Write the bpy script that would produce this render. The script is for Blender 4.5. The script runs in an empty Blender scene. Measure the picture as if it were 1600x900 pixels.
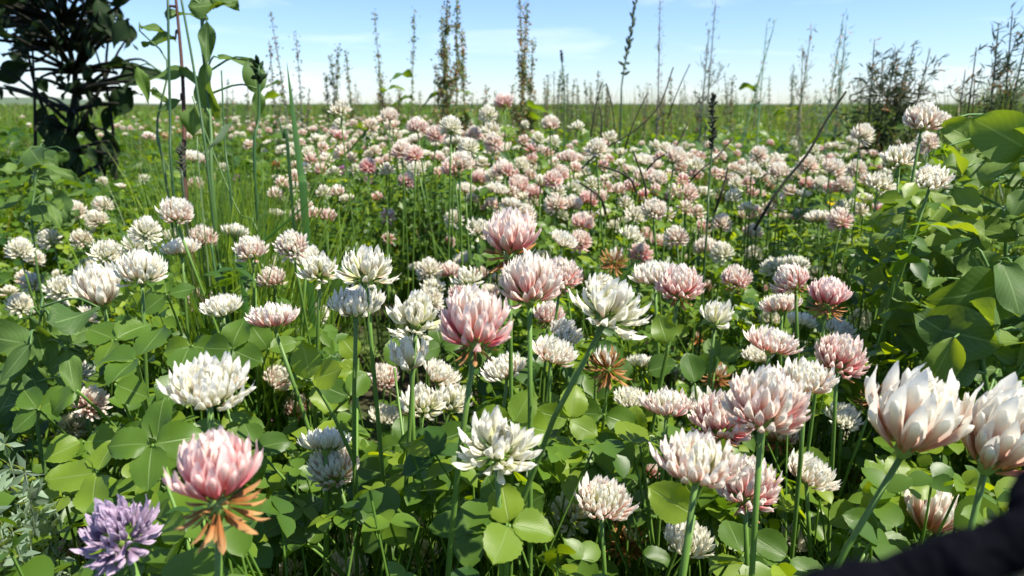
import bpy, math, random
import numpy as np
from mathutils import Vector, Matrix

random.seed(11)
RNG = np.random.default_rng(11)
SC = bpy.context.scene
COL = SC.collection

# ------------------------------------------------------------------ camera
FPX = 1150.0                     # focal length in pixels of a 1600 px wide frame
CAM_Z = 0.42
PITCH = math.atan(288.0 / FPX)   # skyline sits at row 162 of 900
cam_d = bpy.data.cameras.new('camera')
cam_d.sensor_width = 36.0
cam_d.lens = 36.0 * FPX / 1600.0
cam_d.clip_start = 0.005
cam_d.clip_end = 3000.0
cam_d.dof.use_dof = True
cam_d.dof.focus_distance = 0.33
cam_d.dof.aperture_fstop = 21.0
cam_o = bpy.data.objects.new('camera', cam_d)
cam_o.location = (0, 0, CAM_Z)
cam_o.rotation_euler = (math.pi / 2 - PITCH, 0, 0)
COL.objects.link(cam_o)
SC.camera = cam_o

# ------------------------------------------------------------------ sky and sun
SUN_EL, SUN_AZ = 57.0, 108.0      # azimuth measured from the view direction towards the right
w = bpy.data.worlds.new('World')
SC.world = w
w.use_nodes = True
nt = w.node_tree
nt.nodes.clear()
wo = nt.nodes.new('ShaderNodeOutputWorld')
bg = nt.nodes.new('ShaderNodeBackground')
sky = nt.nodes.new('ShaderNodeTexSky')
sky.sky_type = 'NISHITA'
sky.sun_disc = False
sky.sun_elevation = math.radians(SUN_EL)
sky.sun_rotation = math.radians(SUN_AZ)
sky.air_density = 1.0
sky.dust_density = 0.15
sky.ozone_density = 4.0
tc = nt.nodes.new('ShaderNodeTexCoord')
mp = nt.nodes.new('ShaderNodeMapping')
mp.inputs['Scale'].default_value = (1.6, 1.6, 11.0)
mp.inputs['Rotation'].default_value = (0.0, 0.12, 0.0)
nz = nt.nodes.new('ShaderNodeTexNoise')
nz.inputs['Scale'].default_value = 1.7
nz.inputs['Detail'].default_value = 7.0
nz.inputs['Roughness'].default_value = 0.55
nz.inputs['Distortion'].default_value = 0.5
rp = nt.nodes.new('ShaderNodeMapRange')
rp.inputs['From Min'].default_value = 0.52
rp.inputs['From Max'].default_value = 0.80
rp.inputs['To Max'].default_value = 0.55
mx = nt.nodes.new('ShaderNodeMix')
mx.data_type = 'RGBA'
mx.inputs[7].default_value = (8.6, 9.0, 9.6, 1)
nt.links.new(tc.outputs['Generated'], mp.inputs['Vector'])
nt.links.new(mp.outputs['Vector'], nz.inputs['Vector'])
nt.links.new(nz.outputs['Fac'], rp.inputs['Value'])
nt.links.new(rp.outputs['Result'], mx.inputs[0])
tint = nt.nodes.new('ShaderNodeMix')       # clear summer air: a little bluer than the model's skyline
tint.data_type = 'RGBA'
tint.blend_type = 'MULTIPLY'
tint.inputs[0].default_value = 1.0
tint.inputs[7].default_value = (0.86, 0.95, 1.16, 1)
nt.links.new(sky.outputs['Color'], tint.inputs[6])
nt.links.new(tint.outputs[2], mx.inputs[6])
nt.links.new(mx.outputs[2], bg.inputs['Color'])
bg.inputs['Strength'].default_value = 0.085
nt.links.new(bg.outputs['Background'], wo.inputs['Surface'])

sun_d = bpy.data.lights.new('sun', 'SUN')
sun_d.energy = 5.0
sun_d.angle = math.radians(0.53)
sun_d.color = (1.0, 0.94, 0.83)
sun_o = bpy.data.objects.new('sun', sun_d)
_el, _az = math.radians(SUN_EL), math.radians(SUN_AZ)
SUN_V = Vector((math.sin(_az) * math.cos(_el), math.cos(_az) * math.cos(_el), math.sin(_el)))
sun_o.rotation_euler = SUN_V.to_track_quat('Z', 'Y').to_euler()
sun_o.location = SUN_V * 20
COL.objects.link(sun_o)

vs = SC.view_settings
vs.view_transform = 'Standard'
vs.look = 'None'
vs.exposure = 0.98
vs.gamma = 1.0
vs.use_curve_mapping = False
SC.render.engine = 'CYCLES'
cy = SC.cycles
cy.max_bounces = 7
cy.diffuse_bounces = 4
cy.glossy_bounces = 2
cy.transmission_bounces = 5
cy.transparent_max_bounces = 4
cy.use_denoising = True
cy.caustics_reflective = False
cy.caustics_refractive = False

# ------------------------------------------------------------------ pixel <-> place
CP, SP = math.cos(PITCH), math.sin(PITCH)
C_R = np.array([1.0, 0, 0])
C_U = np.array([0, SP, CP])
C_F = np.array([0, CP, -SP])
CAMP = np.array([0, 0, CAM_Z])


def P(px, py, dz):
    return CAMP + dz * (C_F + C_R * (px - 800) / FPX + C_U * (450 - py) / FPX)


def proj(p):
    q = np.asarray(p) - CAMP
    z = q @ C_F
    zz = np.where(np.abs(z) < 1e-6, 1e-6, z)
    return 800 + FPX * (q @ C_R) / zz, 450 - FPX * (q @ C_U) / zz, z


# ------------------------------------------------------------------ materials
def mat(name):
    m = bpy.data.materials.new(name)
    m.use_nodes = True
    m.node_tree.nodes.clear()
    return m, m.node_tree, m.node_tree.nodes.new('ShaderNodeOutputMaterial')


def _math(t, op, a, b=None):
    n = t.nodes.new('ShaderNodeMath')
    n.operation = op
    for i, v in ((0, a), (1, b)):
        if v is None:
            continue
        if isinstance(v, (int, float)):
            n.inputs[i].default_value = v
        else:
            t.links.new(v, n.inputs[i])
    return n.outputs[0]


def _mix(t, fac, a, b, blend='MIX'):
    n = t.nodes.new('ShaderNodeMix')
    n.data_type = 'RGBA'
    n.blend_type = blend
    for i, v in ((0, fac), (6, a), (7, b)):
        if isinstance(v, (int, float)):
            n.inputs[i].default_value = v
        elif isinstance(v, tuple):
            n.inputs[i].default_value = (*v, 1)
        else:
            t.links.new(v, n.inputs[i])
    return n.outputs[2]


def _maprange(t, v, a, b, c=0.0, d=1.0):
    n = t.nodes.new('ShaderNodeMapRange')
    t.links.new(v, n.inputs[0])
    for i, x in zip((1, 2, 3, 4), (a, b, c, d)):
        n.inputs[i].default_value = x
    return n.outputs[0]


def _noise(t, scale, detail=3.0, coord='Object'):
    tcn = t.nodes.new('ShaderNodeTexCoord')
    n = t.nodes.new('ShaderNodeTexNoise')
    n.inputs['Scale'].default_value = scale
    n.inputs['Detail'].default_value = detail
    t.links.new(tcn.outputs[coord], n.inputs['Vector'])
    return n.outputs['Fac']


def thin_shader(t, out, colour, trans_colour, trans, rough, spec, bump=None, sheen=0.0):
    pr = t.nodes.new('ShaderNodeBsdfPrincipled')
    pr.inputs['Roughness'].default_value = rough
    pr.inputs['Specular IOR Level'].default_value = spec
    t.links.new(colour, pr.inputs['Base Color'])
    tr = t.nodes.new('ShaderNodeBsdfTranslucent')
    t.links.new(trans_colour, tr.inputs['Color'])
    if bump is not None:
        b = t.nodes.new('ShaderNodeBump')
        b.inputs['Strength'].default_value = 0.35
        b.inputs['Distance'].default_value = 0.0006
        t.links.new(bump, b.inputs['Height'])
        t.links.new(b.outputs['Normal'], pr.inputs['Normal'])
    ms = t.nodes.new('ShaderNodeMixShader')
    ms.inputs[0].default_value = trans
    t.links.new(pr.outputs[0], ms.inputs[1])
    t.links.new(tr.outputs[0], ms.inputs[2])
    t.links.new(ms.outputs[0], out.inputs['Surface'])


def attr(t, name):
    a = t.nodes.new('ShaderNodeAttribute')
    a.attribute_name = name
    return a


def make_petal():
    m, t, out = mat('clover_petal')
    a = attr(t, 'Col')
    n = _noise(t, 9.0, 4.0)
    c = _mix(t, _maprange(t, n, 0.35, 0.75, 0.0, 0.07), a.outputs['Color'], (0.62, 0.48, 0.34), 'MULTIPLY')
    thin_shader(t, out, c, c, 0.47, 0.62, 0.18)
    return m


def make_leaf(name, trans=0.46, rough=0.42, spec=0.45, veins=True, glow=(2.1, 1.75, 0.30), vn=46.0, va=0.13):
    m, t, out = mat(name)
    a = attr(t, 'Col')
    c = a.outputs['Color']
    bump = None
    n = _noise(t, 60.0, 4.0)
    c = _mix(t, _maprange(t, n, 0.3, 0.75, 0.0, 0.45), c, (0.55, 0.72, 0.45), 'MULTIPLY')
    if veins:
        uv = attr(t, 'luv')
        sp = t.nodes.new('ShaderNodeSeparateXYZ')
        t.links.new(uv.outputs['Vector'], sp.inputs[0])
        au = _math(t, 'ABSOLUTE', sp.outputs[0])
        mid = _maprange(t, au, 0.015, 0.07, 1.0, 0.0)
        ph = _math(t, 'SUBTRACT', _math(t, 'MULTIPLY', sp.outputs[1], vn), _math(t, 'MULTIPLY', au, vn * 0.45))
        sv = _math(t, 'POWER', _math(t, 'ABSOLUTE', _math(t, 'SINE', ph)), 7.0)
        vein = _math(t, 'MAXIMUM', mid, _math(t, 'MULTIPLY', sv, va))
        c = _mix(t, _math(t, 'MULTIPLY', vein, 0.42), c, (0.30, 0.42, 0.16))
        n2 = _noise(t, 23.0, 2.0)
        c = _mix(t, _maprange(t, n2, 0.70, 0.76, 0.0, 0.55), c, (0.28, 0.20, 0.06))
        bump = _math(t, 'MULTIPLY', vein, -1.0)
    tcn = _mix(t, 1.0, c, glow, 'MULTIPLY')
    thin_shader(t, out, c, tcn, trans, rough, spec, bump)
    return m


def make_plain(name, rough=0.6, spec=0.3, trans=0.0, nscale=40.0, namt=0.35):
    m, t, out = mat(name)
    a = attr(t, 'Col')
    n = _noise(t, nscale, 4.0)
    c = _mix(t, _maprange(t, n, 0.3, 0.7, 0.0, namt), a.outputs['Color'], (0.45, 0.42, 0.35), 'MULTIPLY')
    thin_shader(t, out, c, c, trans, rough, spec)
    return m


M_PETAL = make_petal()
M_LEAF = make_leaf('clover_leaf_blade')
M_BROAD = make_leaf('broad_leaf_blade', trans=0.40, rough=0.55, spec=0.28, vn=26.0, va=0.16)
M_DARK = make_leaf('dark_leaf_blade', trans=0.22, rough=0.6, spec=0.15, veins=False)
M_FOL = make_leaf('foliage_mass', veins=False)
M_GRASS = make_leaf('grass_blade', trans=0.34, rough=0.40, spec=0.45, veins=False)
M_STEM = make_plain('green_stem', 0.45, 0.4, 0.12)
M_DRY = make_plain('dry_stalk', 0.75, 0.2, 0.05, 90.0, 0.6)
M_SEED = make_plain('seed_husk', 0.7, 0.2, 0.40, 80.0, 0.4)


def make_ground():
    m, t, out = mat('field_soil')
    n = _noise(t, 3.0, 8.0)
    n2 = _noise(t, 55.0, 6.0)
    c = _mix(t, n2, (0.018, 0.014, 0.010), (0.075, 0.058, 0.036))
    c = _mix(t, _maprange(t, n, 0.42, 0.6), c, (0.045, 0.075, 0.020))
    pr = t.nodes.new('ShaderNodeBsdfPrincipled')
    pr.inputs['Roughness'].default_value = 0.95
    pr.inputs['Specular IOR Level'].default_value = 0.1
    t.links.new(c, pr.inputs['Base Color'])
    b = t.nodes.new('ShaderNodeBump')
    b.inputs['Distance'].default_value = 0.01
    t.links.new(n2, b.inputs['Height'])
    t.links.new(b.outputs[0], pr.inputs['Normal'])
    t.links.new(pr.outputs[0], out.inputs['Surface'])
    return m


def make_cloth():
    m, t, out = mat('dark_cloth')
    n = _noise(t, 420.0, 3.0)
    c = _mix(t, n, (0.0012, 0.0012, 0.0022), (0.004, 0.004, 0.007))
    pr = t.nodes.new('ShaderNodeBsdfPrincipled')
    pr.inputs['Roughness'].default_value = 0.9
    pr.inputs['Specular IOR Level'].default_value = 0.05
    t.links.new(c, pr.inputs['Base Color'])
    b = t.nodes.new('ShaderNodeBump')
    b.inputs['Distance'].default_value = 0.001
    t.links.new(n, b.inputs['Height'])
    t.links.new(b.outputs[0], pr.inputs['Normal'])
    t.links.new(pr.outputs[0], out.inputs['Surface'])
    return m


M_GROUND = make_ground()
M_CLOTH = make_cloth()


# ------------------------------------------------------------------ mesh helpers
def mesh_np(name, V, FS, col=None, luv=None, material=None, smooth=True):
    """V (n,3); FS list of index arrays (m,k)."""
    me = bpy.data.meshes.new(name)
    V = np.asarray(V, dtype=np.float32)
    me.vertices.add(len(V))
    me.vertices.foreach_set('co', V.ravel())
    tot = sum(f.size for f in FS)
    me.loops.add(tot)
    me.loops.foreach_set('vertex_index', np.concatenate([f.ravel() for f in FS]).astype(np.int32))
    npoly = sum(len(f) for f in FS)
    me.polygons.add(npoly)
    lt = np.concatenate([np.full(len(f), f.shape[1]) for f in FS]).astype(np.int32)
    ls = np.concatenate([[0], np.cumsum(lt)[:-1]]).astype(np.int32)
    me.polygons.foreach_set('loop_start', ls)
    me.polygons.foreach_set('loop_total', lt)
    me.polygons.foreach_set('use_smooth', np.full(npoly, smooth))
    if col is not None:
        c = np.ones((len(V), 4), np.float32)
        c[:, :3] = col
        a = me.attributes.new('Col', 'FLOAT_COLOR', 'POINT')
        a.data.foreach_set('color', c.ravel())
    if luv is not None:
        a = me.attributes.new('luv', 'FLOAT_VECTOR', 'POINT')
        l3 = np.zeros((len(V), 3), np.float32)
        l3[:, :2] = luv
        a.data.foreach_set('vector', l3.ravel())
    if material:
        me.materials.append(material)
    me.update()
    me.validate()
    return me


class MB:
    """collects several shapes into one mesh"""

    def __init__(self):
        self.V, self.C, self.L, self.F, self.n = [], [], [], {}, 0

    def add(self, V, FS, col, luv=None):
        V = np.asarray(V, float)
        c = np.broadcast_to(np.asarray(col, float), (len(V), 3))
        self.V.append(V)
        self.C.append(c)
        self.L.append(luv if luv is not None else np.zeros((len(V), 2)))
        for f in FS:
            self.F.setdefault(f.shape[1], []).append(f + self.n)
        self.n += len(V)

    def mesh(self, name, material, smooth=True):
        FS = [np.concatenate(v) for v in self.F.values()]
        return mesh_np(name, np.concatenate(self.V), FS, np.concatenate(self.C), np.concatenate(self.L), material, smooth)


def link(name, data, parent=None, loc=None, M=None):
    o = bpy.data.objects.new(name, data)
    COL.objects.link(o)
    if parent is not None:
        o.parent = parent
    if M is not None:
        o.matrix_basis = M
    elif loc is not None:
        o.location = loc
    return o


def tag(o, label=None, cat=None, group=None, kind=None):
    if label:
        o['label'] = label
    if cat:
        o['category'] = cat
    if group:
        o['group'] = group
    if kind:
        o['kind'] = kind
    return o


def norm(v):
    v = np.asarray(v, float)
    return v / (np.linalg.norm(v) + 1e-12)


def frame(z, y=None):
    """3x3 with columns x,y,z; z along given axis, y as near to given as can be"""
    z = norm(z)
    y = np.array([0, 0, 1.0]) if y is None else np.asarray(y, float)
    y = y - z * (y @ z)
    if np.linalg.norm(y) < 1e-4:
        y = np.array([1.0, 0, 0]) - z * z[0]
        if np.linalg.norm(y) < 1e-4:
            y = np.array([0, 1.0, 0])
    y = norm(y)
    x = np.cross(y, z)
    return np.stack([x, y, z], axis=1)


def to_M(R3, t):
    M = Matrix.Identity(4)
    for i in range(3):
        for j in range(3):
            M[i][j] = float(R3[i, j])
        M[i][3] = float(t[i])
    return M


def tube(pts, radii, sides=6):
    pts = np.asarray(pts, float)
    n = len(pts)
    T = np.gradient(pts, axis=0)
    T /= np.linalg.norm(T, axis=1)[:, None] + 1e-12
    ref = np.array([0.31, 0.77, 0.2])
    V = []
    for i in range(n):
        fr = frame(T[i], ref)
        ref = fr[:, 1]
        a = np.arange(sides) * 2 * math.pi / sides
        V.append(pts[i] + radii[i] * (np.cos(a)[:, None] * fr[:, 0] + np.sin(a)[:, None] * fr[:, 1]))
    V = np.concatenate(V + [pts[-1:]])
    F, T3 = [], []
    for i in range(n - 1):
        for k in range(sides):
            k2 = (k + 1) % sides
            F.append((i * sides + k, i * sides + k2, (i + 1) * sides + k2, (i + 1) * sides + k))
    for k in range(sides):
        T3.append(((n - 1) * sides + k, (n - 1) * sides + (k + 1) % sides, n * sides))
    return V, [np.array(F), np.array(T3)]


def spline(ctrl, n):
    """Catmull-Rom through control points"""
    c = [np.asarray(p, float) for p in ctrl]
    c = [2 * c[0] - c[1]] + c + [2 * c[-1] - c[-2]]
    out = []
    segs = len(c) - 3
    for q in np.linspace(0, segs, n):
        i = min(int(q), segs - 1)
        t = q - i
        p0, p1, p2, p3 = c[i:i + 4]
        out.append(0.5 * ((2 * p1) + (p2 - p0) * t + (2 * p0 - 5 * p1 + 4 * p2 - p3) * t * t + (3 * p1 - p0 - 3 * p2 + p3) * t ** 3))
    return np.array(out)


def grid_faces(nr, nc):
    r, c = np.meshgrid(np.arange(nr - 1), np.arange(nc - 1), indexing='ij')
    a = (r * nc + c).ravel()
    return np.stack([a, a + 1, a + nc + 1, a + nc], axis=1)


# leaflet templates: unit length along +Y, normal +Z ---------------------------------
def leaflet_tpl(rows, cols, shape, fold=0.22, curl=0.18, serr=0.0, wav=0.0, seed=0):
    rg = np.random.default_rng(seed)
    v = np.linspace(0, 1, rows)
    u = np.linspace(-1, 1, cols)
    if shape == 'clover':     # obovate, blunt tip
        w = 0.40 * np.sin(np.pi * np.clip(v, 0, 1) ** 0.78 * 0.97) ** 0.72 + 0.012
    elif shape == 'oval':
        w = 0.31 * np.sin(np.pi * v ** 0.9) ** 0.85 + 0.006
    elif shape == 'lance':
        w = 0.17 * np.sin(np.pi * v ** 0.75) ** 0.9 + 0.004
    elif shape == 'heart':
        w = 0.46 * np.sin(np.pi * (0.10 + 0.9 * v) ** 0.62) ** 0.8 + 0.004
    else:
        w = 0.3 * np.sin(np.pi * v)
    w[-1] = 0.02
    ww = w.copy()
    if serr:
        ww[1:-1:2] *= 1 + serr
        ww[2:-1:2] *= 1 - serr
    V = []
    ph = rg.uniform(0, 6)
    for i in range(rows):
        for k in range(cols):
            x = u[k] * ww[i]
            z = fold * abs(u[k]) * ww[i] - curl * v[i] ** 2 * 0.8 + wav * math.sin(7 * v[i] + ph + 2 * u[k]) * abs(u[k]) * 0.12
            y = v[i] - (0.05 * serr * 3 * abs(u[k]) if i % 2 else 0) - 0.03 * abs(u[k]) * (v[i] > 0.85)
            V.append((x, y, z))
    luv = np.array([(u[k], v[i]) for i in range(rows) for k in range(cols)])
    return np.array(V), [grid_faces(rows, cols)], luv


TPL_HI = [leaflet_tpl(15, 5, 'clover', f, c, 0.035, wv, s) for s, (f, c, wv) in enumerate(((0.15, 0.1, 0.3), (0.3, 0.22, 0.5), (0.45, 0.05, 0.4), (0.2, 0.35, 0.8), (0.1, -0.1, 0.5)))]
TPL_MID = leaflet_tpl(6, 3, 'clover', 0.3, 0.2)
TPL_LO = leaflet_tpl(4, 3, 'oval', 0.3, 0.2)


def scatter(tpl, R3, T, S, col, colj=0.0):
    """copies of a template; R3 (n,3,3), T (n,3), S (n,), col (n,3)"""
    V, FS, luv = tpl
    n, k = len(T), len(V)
    W = np.einsum('nij,kj->nki', R3 * S[:, None, None], V) + T[:, None, :]
    F = [(f[None] + (np.arange(n) * k)[:, None, None]).reshape(-1, f.shape[1]) for f in FS]
    return W.reshape(-1, 3), F, np.repeat(col, k, axis=0), np.tile(luv, (n, 1))


def frames_np(nrm, d):
    """columns x, y=d made perpendicular, z=nrm"""
    z = nrm / np.linalg.norm(nrm, axis=1)[:, None]
    y = d - z * np.sum(d * z, axis=1)[:, None]
    y /= np.linalg.norm(y, axis=1)[:, None] + 1e-9
    x = np.cross(y, z)
    return np.stack([x, y, z], axis=2)


def leaf_tone(t, n=None):
    """green from dark to yellow-green"""
    t = np.clip(np.asarray(t, float), 0, 1)[..., None]
    a = np.array([0.042, 0.106, 0.020])
    b = np.array([0.118, 0.210, 0.020])
    c = np.array([0.250, 0.335, 0.020])
    return np.where(t < 0.5, a + (b - a) * t * 2, b + (c - b) * (t * 2 - 1))


def vnoise(x, y, s, seed):
    """cheap smooth value noise"""
    rg = np.random.default_rng(seed)
    G = rg.random((64, 64))
    X, Y = np.asarray(x) / s + 1000, np.asarray(y) / s + 1000
    i, j = np.floor(X).astype(int), np.floor(Y).astype(int)
    fx, fy = X - i, Y - j
    fx, fy = fx * fx * (3 - 2 * fx), fy * fy * (3 - 2 * fy)
    g = lambda a, b: G[a % 64, b % 64]
    return (g(i, j) * (1 - fx) + g(i + 1, j) * fx) * (1 - fy) + (g(i, j + 1) * (1 - fx) + g(i + 1, j + 1) * fx) * fy


# ------------------------------------------------------------------ the flowers of the photograph
# column, row, width in the photograph; blush 0..1; style; label or None
#  g globe, d flat dome, r ragged, f few open florets, a aged with brown skirt, b brown dried, u green bud, m magenta, h peach
HERO = [
    (742, 515, 112, .62, 'g', 'large pink globe-shaped clover head, centre of the clover patch', 'the large pink globe', (718, 660)),
    (828, 450, 96, .40, 'g', 'white-topped clover head with deep pink base on straight upright stem', 'the white-topped pink-based head', (829, 660)),
    (797, 394, 94, .50, 'a', 'salmon pink clover head with browning underside behind the white-topped one', 'the salmon pink head', None),
    (876, 432, 62, .50, 'g', 'pale pink clover head half hidden behind the white-topped pink-based head', None, None),
    (955, 486, 106, .02, 'r', 'large all-white clover head tilted on a slanting stem', 'the tilted white head', (838, 665)),
    (575, 424, 84, .16, 'r', 'shaggy white clover head with loose drooping florets', 'the shaggy white head', None),
    (556, 476, 82, .0, 'd', 'creamy white flat-domed clover head just below the shaggy white one', 'the creamy flat head', (550, 590)),
    (428, 498, 75, .40, 'd', 'white clover head with pink skirt on a thin slanting stem', 'the pink-skirted white head', (486, 676)),
    (327, 606, 124, .02, 'd', 'wide flat white clover head above the big pink one', 'the wide flat white head', (323, 700)),
    (340, 778, 150, .85, 'a', 'big pink clover head with rusty brown drooping florets underneath', 'the rusty-skirted pink head', (330, 890)),
    (650, 500, 84, .0, 'r', 'white clover head with yellowish centre beside the large pink globe', None, None),
    (640, 562, 82, .12, 'f', 'open white clover head with few long loose florets', 'the loose open white head', (645, 680)),
    (688, 586, 60, .16, 'd', 'greyish blush clover head tucked under the large pink globe', None, None),
    (780, 700, 114, .03, 'r', 'white clover head with amber heart above round dark leaves', 'the amber-hearted white head', (782, 800)),
    (510, 692, 76, .0, 'd', 'shaded greenish white clover head stacked on a cream one', None, (508, 800)),
    (523, 733, 74, .18, 'g', 'cream clover head directly under the shaded greenish white one', 'the cream stacked head', (560, 840)),
    (540, 886, 68, .14, 'd', 'white blush clover head cut by the lower frame edge', 'the white head at the lower edge', None),
    (943, 784, 90, .25, 'd', 'white clover head with pink underside in front of dark leaves', 'the low cream-pink head', None),
    (890, 804, 68, .0, 'r', 'plain white clover head leaning on the low cream-pink one', None, None),
    (1090, 726, 128, .30, 'd', 'large white dome clover head with pink base over serrated bright leaf', 'the large white dome', (1066, 890)),
    (1168, 764, 92, .50, 'g', 'pink clover head overlapping the large white dome', 'the overlapped pink head', (1172, 880)),
    (1194, 640, 118, .38, 'g', 'tall white and pink clover head on pale green stem', 'the tall white-pink head', (1184, 730)),
    (1128, 662, 88, .55, 'g', 'rosy clover head behind the tall white-pink one', None, None),
    (1222, 686, 62, .48, 'a', 'peachy clover head peeking from under the tall white-pink one', None, None),
    (1042, 634, 78, .35, 'd', 'white clover head with pink florets above bright pointed leaf', 'the pink-toothed white head', None),
    (1092, 636, 62, .14, 'f', 'white clover head with separate pointed buds', None, None),
    (1022, 430, 70, .26, 'd', 'lilac-white clover head, paler of the touching pair', None, None),
    (1062, 447, 70, .58, 'g', 'rosy clover head, pinker of the touching pair', 'the rosy twin head', (1040, 560)),
    (1120, 496, 60, .03, 'f', 'white clover head of four wide open petals', 'the four-petalled white head', (1110, 570)),
    (1206, 537, 78, .36, 'd', 'white clover head with magenta base florets', 'the magenta-based head', (1198, 600)),
    (1260, 594, 88, .20, 'd', 'broad cream clover head with blush bottom florets', 'the broad cream head', (1258, 660)),
    (1313, 562, 74, .58, 'g', 'frilly pink clover head beside dark gap at broad leaves', 'the frilly pink head', None),
    (1293, 475, 70, .66, 'a', 'ragged deep pink clover head with brown back', 'the ragged deep-pink head', None),
    (1220, 477, 60, .34, 'd', 'pale clover head seen from below on a short stem', None, None),
    (1268, 742, 78, .14, 'd', 'greenish white clover head with few pink lower florets', 'the greenish white head', None),
    (1422, 672, 132, .34, 'h', 'huge peach-white clover head with tall petals near broad leaves', 'the huge peach-white head', (1310, 850)),
    (1556, 700, 134, .42, 'h', 'huge blush clover head cut by the photo edge', 'the huge blush head', None),
    (1455, 812, 76, .40, 'h', 'peach-white clover head half hidden behind dark strap', None, None),
    (220, 425, 72, .07, 'g', 'plump white clover head, largest of the pale ones beside grass', 'the plump white head', None),
    (158, 460, 64, .05, 'h', 'white cupped clover head beside the plump one', 'the white cupped head', None),
    (866, 552, 70, .20, 'd', 'white clover head with one dangling pink floret', 'the white head with dangling floret', None),
    (788, 578, 68, .14, 'd', 'white clover head behind the stem of the large pink globe', None, None),
    (950, 576, 62, .0, 'b', 'dried rusty brown clover head under the tilted white one', 'the dried rusty head', None),
    (346, 480, 62, .0, 'd', 'white clover head joined to a deep pink one', 'the white joined head', None),
    (1076, 848, 78, .0, 'd', 'shaded white clover head under the large white dome', None, None),
    (980, 848, 62, .0, 'b', 'fading white and tan clover head near the bottom', None, None),
    (660, 632, 70, .05, 'r', 'shaded white clover head beneath the loose open white head', None, None),
    (702, 628, 62, .0, 'r', 'white clover head right under the large pink globe', None, None),
]
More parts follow.
